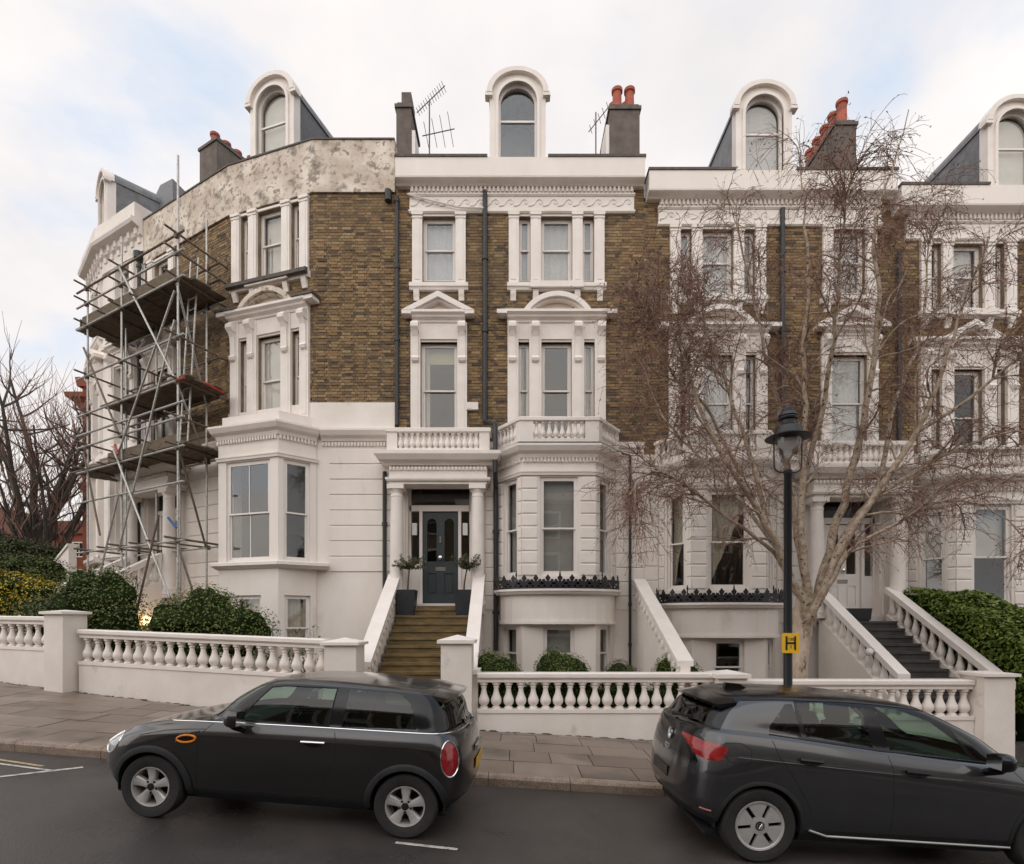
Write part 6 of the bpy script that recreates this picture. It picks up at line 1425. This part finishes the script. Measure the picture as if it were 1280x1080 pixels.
bush('evergreen_bush', [(P(95, 765, 12.8), (.85, .6, .62)), (P(140, 752, 12.9), (.62, .55, .75)), (P(60, 772, 12.7), (.75, .5, .45)), (P(150, 785, 12.7), (.5, .5, .7)), (P(110, 735, 13), (.6, .5, .45))], 8500, .06, DK, 'dark glossy evergreen bush behind the broad flat capped pier', 'bush', 61, 'garden bushes')
bush('evergreen_bush', [(P(255, 775, 12.2), (.9, .6, .62)), (P(215, 780, 12.2), (.6, .55, .5)), (P(305, 785, 12.1), (.65, .5, .48)), (P(260, 760, 12.4), (.6, .5, .5)), (P(240, 800, 12.2), (.7, .5, .5)), (P(300, 800, 12.1), (.6, .5, .4))], 8500, .058, [(.10, .13, .024), (.125, .16, .034), (.07, .10, .018), (.17, .20, .05)], 'mid green spreading bush below the bay window of the curved house', 'bush', 62, 'garden bushes')
bush('garden_shrub', [(P(28, 712, 15.6), (.8, .7, .45)), (P(58, 716, 15.8), (.5, .6, .42)), (P(8, 722, 15.4), (.8, .7, .45)), (P(45, 730, 15.4), (.7, .6, .4))], 6500, .07, DK[:4], 'rounded dark shrub below the bare street tree', 'shrub', 63, base=-1.0)
bush('garden_shrub', [(P(22, 690, 18), (1.0, .7, .42)), (P(50, 692, 18.4), (.7, .7, .42)), (P(0, 682, 18), (.6, .6, .4))], 3600, .075, [(.06, .055, .025), (.05, .06, .025), (.09, .075, .035)], 'brownish green shrub at the foot of the bare tree', 'shrub', 64, base=-1.0)
bush('flowering_shrub', [(P(20, 735, 14), (.75, .5, .35)), (P(50, 742, 13.9), (.5, .5, .3)), (P(-15, 730, 14), (.6, .5, .4)), (P(8, 756, 13.7), (.7, .4, .3))], 5000, .06, [(.50, .36, .02), (.09, .12, .02), (.40, .29, .02), (.55, .42, .03)], 'yellow flowering shrub beside the white stair rail', 'shrub', 65, base=-1.1)
bush('garden_shrub', [(P(-75, 712, 15), (1.2, .8, .8)), (P(-120, 712, 15), (1.3, .8, .8))], 3000, .08, DK[:3], 'tall dark shrub beyond the yellow flowering shrub', 'shrub', 66, base=-1.0)
LAU = [(.10, .15, .015), (.14, .20, .024), (.07, .105, .012), (.19, .25, .045)]
HD = thing('laurel_hedge', (10.2, 12, -2.6), 'bright green clipped laurel hedge beside the dark slate steps', 'hedge'); r1 = random.Random(77)
def htop(y): return .80-(13.5-y)*.36 if y > 11.2 else -.03-(11.2-y)*.55
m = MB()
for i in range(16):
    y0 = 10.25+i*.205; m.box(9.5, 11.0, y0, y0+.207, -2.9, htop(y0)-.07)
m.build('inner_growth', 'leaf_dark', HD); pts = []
for _ in range(9500):
    y = r1.uniform(10.2, 13.55); f = r1.random(); n_ = math.sin(y*5)*.03
    if f < .55: x = r1.uniform(9.42, 11.1); pts.append(((x, y, htop(y)+.04*math.sin(x*6)+n_+r1.uniform(-.05, .05)), (0, -.3, 1)))
    elif f < .85: pts.append(((9.44+n_+r1.uniform(-.05, .04), y, r1.uniform(-1.7, htop(y))), (-1, 0, 0)))
    else: pts.append(((r1.uniform(9.45, 11.05), 10.22+r1.uniform(-.04, .05), r1.uniform(-2.5, htop(10.3))), (0, -1, 0)))
leafmesh('foliage', pts, .095, LAU, 6, HD, elong=1.9)
# wispy shrubs behind the long balustrade
def wispy(px, D, h, n, seed, label, col):
    X = (px-640)*D/700; z0 = zroad(X)+.1; r = random.Random(seed); T = thing('young_shrub', (X, D, z0), label, 'shrub', 'young shrubs behind the long balustrade'); pts = []
    for k in range(n):
        a = r.uniform(0, 6.28); p = [Vector((X, D, z0))]; d = Vector((math.cos(a)*.3, math.sin(a)*.3, 1)).normalized()
        for i in range(7):
            d = (d+Vector((r.gauss(0, .16), r.gauss(0, .16), .05))).normalized(); p.append(p[-1]+d*h/7); 
            for _ in range(7): q = Vector((r.gauss(0, 1), r.gauss(0, 1), r.gauss(0, 1))).normalized(); pts.append((p[-1]+q*r.uniform(.02, .1), q))
        MB().tube(p, [.011*(1-i/9) for i in range(8)], 5).build('stem', 'stem', T, True)
    leafmesh('foliage', pts, .055, col, seed, T)
for i, (px, h) in enumerate([(352, 1.3), (372, 1.7), (395, 1.5), (330, 1.1), (278, 1.0), (410, 1.2)]): wispy(px, 10.9+.25*(i % 3), h, 5, 90+i, ['thin leafy shrub left of the curved house basement window', 'tallest wispy shrub in front of the curved house basement window', 'wispy shrub near the low capped pier', 'short leafy shrub before the bay corner', 'small shrub under the mid green bush', 'small shrub right beside the low capped pier'][i], [(.05, .075, .02), (.08, .10, .03), (.035, .055, .015)])
# potted olives on the steps
def olive(X, Y, z, lean, seed, label):
    T = thing('potted_olive', (X, Y, z), label, 'potted tree', 'potted olive trees by the door'); r = random.Random(seed)
    m = MB(); a, b, h = .165, .215, .60
    m.add([(X-a, Y-a, z), (X+a, Y-a, z), (X+a, Y+a, z), (X-a, Y+a, z), (X-b, Y-b, z+h), (X+b, Y-b, z+h), (X+b, Y+b, z+h), (X-b, Y+b, z+h), (X-b+.03, Y-b+.03, z+h), (X+b-.03, Y-b+.03, z+h), (X+b-.03, Y+b-.03, z+h), (X-b+.03, Y+b-.03, z+h), (X-b+.03, Y-b+.03, z+h-.06), (X+b-.03, Y-b+.03, z+h-.06), (X+b-.03, Y+b-.03, z+h-.06), (X-b+.03, Y+b-.03, z+h-.06)],
          [(0, 1, 2, 3)]+[(i, (i+1) % 4, 4+(i+1) % 4, 4+i) for i in range(4)]+[(4+i, 4+(i+1) % 4, 8+(i+1) % 4, 8+i) for i in range(4)]+[(8+i, 8+(i+1) % 4, 12+(i+1) % 4, 12+i) for i in range(4)]+[(12, 13, 14, 15)]); m.build('pot', 'planter', T)
    top = Vector((X+lean, Y, z+1.12)); MB().tube([(X, Y, z+.5), (X+.02, Y, z+.8), top], [.022, .02, .016], 7).build('trunk', 'stem', T, True)
    br = MB(); pts = []
    for k in range(26):
        a = r.uniform(0, 6.28); d = Vector((math.cos(a), math.sin(a), r.uniform(.1, 1.0))).normalized(); p = [top]
        L_ = r.uniform(.26, .46)
        for i in range(5):
            d = (d+Vector((r.gauss(0, .2), r.gauss(0, .2), r.gauss(.02, .1)))).normalized(); p.append(p[-1]+d*L_/5)
            for _ in range(11): q = Vector((r.gauss(0, 1), r.gauss(0, 1), r.gauss(0, 1))).normalized(); pts.append((p[-1]+q*r.uniform(.0, .05), (q+d).normalized()))
        br.tube(p, [.006, .005, .004, .003, .002, .0015], 4)
    br.build('branches', 'stem', T); leafmesh('crown', pts, .065, [(.12, .125, .06), (.085, .095, .04), (.18, .18, .10), (.065, .075, .03)], seed, T, elong=3.2)
olive(-2.49, 13.33, .17, .05, 1, 'potted olive tree left of the blue grey front door'); olive(-1.15, 13.33, .17, .08, 2, 'potted olive tree right of the blue grey front door')
m = MB(); m.box(8.12, 8.62, 13.5, 13.75, .03, .06); m.add([(8.10, 13.48, .06), (8.64, 13.48, .06), (8.64, 13.77, .06), (8.10, 13.77, .06), (8.08, 13.46, .34), (8.66, 13.46, .34), (8.66, 13.79, .34), (8.08, 13.79, .34), (8.12, 13.50, .34), (8.62, 13.50, .34), (8.62, 13.75, .34), (8.12, 13.75, .34), (8.12, 13.50, .28), (8.62, 13.50, .28), (8.62, 13.75, .28), (8.12, 13.75, .28)], [(0, 1, 2, 3)]+[(i, (i+1) % 4, 4+(i+1) % 4, 4+i) for i in range(4)]+[(4+i, 4+(i+1) % 4, 8+(i+1) % 4, 8+i) for i in range(4)]+[(8+i, 8+(i+1) % 4, 12+(i+1) % 4, 12+i) for i in range(4)]+[(12, 13, 14, 15)])
tag(recentre(m.build('planter_box', 'planter')), 'empty dark planter box on the landing by the white front door', 'planter')
# ------------------------------------------------------------------ trees
def catmull(pts, k=4):
    P_ = [Vector(p) for p in pts]; o = []
    for i in range(len(P_)-1):
        a, b, c, d = P_[max(i-1, 0)], P_[i], P_[i+1], P_[min(i+2, len(P_)-1)]
        for j in range(k):
            t = j/k; o.append(.5*((2*b)+(c-a)*t+(2*a-5*b+4*c-d)*t*t+(3*b-a-3*c+d)*t**3))
    o.append(P_[-1]); return o
def grow(r, start, d, L, n, wob, grav, up=0):
    p = [Vector(start)]; d = Vector(d).normalized()
    for i in range(n):
        d = (d+Vector((r.gauss(0, wob), r.gauss(0, wob), r.gauss(0, wob)))+Vector((0, 0, up-grav*(i/n)))).normalized(); p.append(p[-1]+d*L/n)
    return p
def birch():
    r = random.Random(31); bx, by = 5.62, 10.95; T = thing('birch_tree', (bx, by, zroad(bx)+.1), 'multi-stemmed bare birch tree with pale peeling trunk in the front garden', 'tree')
    tr = catmull([(bx-.02, by, -2.35), (bx-.02, by, -1.6), (bx-.05, by, -.9), (bx+.03, by, -.2), (bx+.10, by, .35), (bx+.12, by, .7)], 5)
    n = len(tr); rad = [.205-.02*i/n if i < n*.62 else .19-.22*(i/n-.62) for i in range(n)]; rad[0] = .25
    m = MB(); m.tube(tr, rad, 16); vs = []
    for i, p in enumerate(m.v): vs.append((p[0]+r.gauss(0, .006), p[1]+r.gauss(0, .006), p[2]))
    m.v = vs; m.build('trunk', 'birch_bark', T, True)
    def Q(px, py, D): return ((px-640)*D/700, D, (778-py)*D/700)
    F_ = (1012, 752)
    LB = [([(1006, 760), (985, 715), (960, 660), (925, 600), (890, 545), (868, 490), (850, 420), (846, 350)], -.9, .105), ([(1008, 762), (1000, 690), (990, 620), (978, 540), (962, 460), (945, 380), (925, 300), (918, 250)], .7, .095),
          ([(1012, 765), (1004, 690), (1002, 610), (1006, 530), (1003, 440), (1012, 350), (1004, 260), (1000, 190)], -.3, .10), ([(1016, 762), (1036, 690), (1058, 610), (1078, 530), (1092, 450), (1098, 370), (1092, 290), (1115, 210), (1138, 135)], .4, .11),
          ([(1020, 758), (1056, 680), (1100, 610), (1146, 540), (1180, 460), (1205, 380), (1235, 300)], -1.1, .10), ([(1022, 756), (1062, 690), (1120, 655), (1185, 625), (1245, 640), (1300, 690)], -1.2, .06),
          ([(1040, 700), (1075, 640), (1135, 595), (1200, 560), (1270, 540), (1340, 560)], .9, .065), ([(990, 720), (965, 690), (915, 650), (862, 610), (815, 590), (785, 620)], -1.3, .045),
          ([(962, 662), (935, 560), (905, 470), (880, 400), (870, 330)], .8, .05), ([(1003, 600), (1030, 500), (1045, 400), (1050, 300), (1065, 210)], -1.4, .055), ([(1100, 610), (1120, 500), (1150, 420), (1160, 330), (1150, 250)], 1.3, .05),
          ([(985, 715), (940, 640), (880, 580), (830, 520), (800, 450)], 1.2, .05), ([(1146, 540), (1210, 500), (1270, 450), (1330, 420)], -.5, .045), ([(925, 600), (890, 520), (850, 480), (825, 430), (815, 370)], -1.0, .04)]
    br = MB(); tw = MB(); bits = []; fine = 0
    def sub(path, rad0, lvl):
        nonlocal fine
        k = len(path)
        cnt = {0: 18, 1: 8, 2: 7}[lvl]
        for q in range(cnt):
            t = r.uniform(.36, 1)**.85 if lvl == 0 else r.uniform(.12, 1); i = min(k-2, int(t*(k-1))); p = path[i]; e = (path[i+1]-path[i]).normalized()
            a = Vector((r.gauss(0, 1), r.gauss(0, 1), r.gauss(0, .7))).normalized(); d = (e*.75+a*.9)
            if lvl == 0:
                L_ = r.uniform(.7, 1.7)*(1.15-.45*t); pa = grow(r, p, d+Vector((0, 0, .25)), L_, 8, .13, .22); r0 = rad0*(1-t)*.35+.010; br.tube(pa, [r0*(1-.75*j/8) for j in range(9)], 5, False); sub(pa, r0, 1)
            elif lvl == 1:
                L_ = r.uniform(.35, .95); pa = grow(r, p, d, L_, 6, .16, .32); tw.tube(pa, [.0068-.0042*j/6 for j in range(7)], 4, False); sub(pa, .005, 2)
            else:
                L_ = r.uniform(.18, .5); pa = grow(r, p, d+Vector((0, 0, -.15)), L_, 4, .17, .5); tw.tube(pa, [.0042-.0022*j/4 for j in range(5)], 3, False)
                if r.random() < .55: bits.append((pa[-1], Vector((0, 0, -1))))
                if r.random() < .25: bits.append((pa[2], Vector((0, 0, -1))))
    for pl, dd, r0 in LB:
        pl = ([(1004, 815), (1006, 785)] if pl[0][1] >= 752 else [])+pl; n = len(pl); pts = [Q(x, y, 10.95+dd*(i/(n-1))**1.1*1.25) for i, (x, y) in enumerate(pl)]
        pa = catmull(pts, 4); pa = [p+Vector((r.gauss(0, .018), r.gauss(0, .018), r.gauss(0, .01))) if 0 < i else p for i, p in enumerate(pa)]; k = len(pa)
        m = MB(); m.tube(pa, [max(.010, r0*(1-i/k)**.85) for i in range(k)], 10); m.build('limb', 'birch_limb', T, True); sub(pa, r0, 0)
    br.build('branches', 'birch_limb', T)['kind'] = 'stuff'; tw.build('twigs', 'twig', T)['kind'] = 'stuff'
    leafmesh('catkins', bits, .05, [(.07, .035, .02), (.10, .055, .03), (.05, .028, .02)], 4, T, elong=3)
birch()
def pollard(bx, by, zb, s, seed, label, hgt, spread):
    r = random.Random(seed); T = thing('bare_tree', (bx, by, zb), label, 'tree'); tr = [Vector((bx, by, zb-.3)), Vector((bx+.05*s, by, zb+hgt*.16)), Vector((bx, by, zb+hgt*.30)), Vector((bx+.1*s, by, zb+hgt*.40))]
    tr = catmull(tr, 4); MB().tube(tr, [s*(.34-.10*i/len(tr)) for i in range(len(tr))], 12).build('trunk', 'dark_bark', T, True); br = MB(); tw = MB()
    for k in range(15):
        a = 2*PI*k/15*2.4+r.uniform(-.2, .2); ti = r.uniform(.3, 1); p = tr[int(ti*(len(tr)-1))]; sp = r.uniform(.35, 1.15)*spread*(1.25-.6*ti)
        pa = grow(r, p, (math.cos(a)*sp, math.sin(a)*sp, 1), hgt*r.uniform(.38, .60)*(1.15-.25*sp), 9, .09, 0, .07); r0 = s*r.uniform(.09, .15)
        MB().tube(pa, [r0*(1-.7*j/9) for j in range(10)], 8).build('limb', 'dark_bark', T, True)
        for q in range(9):
            i = r.randrange(2, 10); e = Vector((r.gauss(0, .8), r.gauss(0, .8), r.uniform(.2, 1))); pb = grow(r, pa[i], e, hgt*r.uniform(.08, .2), 5, .12, 0, .12); br.tube(pb, [s*(.045-.03*j/5) for j in range(6)], 5, False)
            for u in range(8):
                j = r.randrange(2, 6); e = Vector((r.gauss(0, .5), r.gauss(0, .5), 1)); pc = grow(r, pb[j], e, hgt*r.uniform(.06, .16), 4, .1, 0, .05); tw.tube(pc, [s*(.012-.007*z/4) for z in range(5)], 3, False)
    br.build('branches', 'dark_bark', T)['kind'] = 'stuff'; tw.build('twigs', 'twig', T)['kind'] = 'stuff'
pollard(-19.0, 22.4, -.9, 1.0, 5, 'bare pollarded street tree with dark knobbly limbs beyond the scaffolding', 11.5, 1.0)
# ------------------------------------------------------------------ far side of the street, seen in the window reflections
r1 = random.Random(2); OPP = []
for k in range(7):
    x0 = -30+k*8.6; x1 = x0+8.6; zb = zroad((x0+x1)/2)+.1; T = thing('terraced_house', ((x0+x1)/2, -13, zb), 'white and brick terraced house across the street, seen only reflected in windows', 'house', 'houses across the street'); f = Frame((x0+x1)/2, -12.5, zb, PI)
    hs = [(u-.5, u+.5, z, z+h) for u in (-2.6, 0, 2.6) for z, h in ((1.2, 2.2), (4.6, 2.1), (8.0, 1.6))]
    walls(f, T, 'wall', 'stucco', -4.3, 4.3, -.5, 4.2, hs); walls(f, T, 'wall', 'mortar', -4.3, 4.3, 4.2, 10.4, hs)
    for h in hs:
        m = MB(f); m.ring([(h[0]-.18, h[2]-.1), (h[0]-.18, h[3]+.2), (h[1]+.18, h[3]+.2), (h[1]+.18, h[2]-.1)], [(h[0], h[2]), (h[0], h[3]), (h[1], h[3]), (h[1], h[2])], 0, .12, True); m.box(h[0], h[1], -.1, -.06, (h[2]+h[3])/2-.03, (h[2]+h[3])/2+.03); Wd = m.build('window', 'stucco_trim', T)
        m = MB(f); m.box(h[0], h[1], -.14, -.13, h[2], h[3]); m.build('pane', 'pane_dark', Wd)
    m = MB(f); m.sweep([(-.3, 0), (.1, 0), (.3, .2), (.3, .7), (-.3, .7)], [(-4.3, 0), (4.3, 0)], z0=10.3); m.build('cornice', 'stucco', T)
    m = MB(f); m.prism([(.0, 11), (-2, 12.6), (-6, 12.6), (-6, 0), (-.35, 0), (-.35, 11)], -4.3, 4.3, 'u'); m.build('roof', 'slate', T)

HF = thing('unseen_hedge', (0, -6, -2), 'unseen dark hedge added across the street to darken car reflections', 'hedge')  # added out of view so the lower car sides reflect something dark
m = MB(); r1 = random.Random(12)
for i in range(60):
    x = -30+i; z = zroad(x)+.1; m.box(x, x+1.005, -6.6, -5.7, z-.4, z+1.3+r1.uniform(-.06, .06))
m.build('foliage', 'leaf_dark', HF)

c = P(1021, 815, 11.6); WL_ = thing('wall_lamp', (7.42, c[1], c[2]-.08), 'small round unlit lamp on the stair wall beside the birch trunk', 'lamp')
m = MB(); m.tube([(7.50, c[1], c[2]), (7.44, c[1], c[2])], .07, 12); m.build('mount', 'steel', WL_, True)
blob((7.40, c[1], c[2]), (.075, .085, .085), 3, WL_, 'plastic_white', 'lamp_globe', 0)
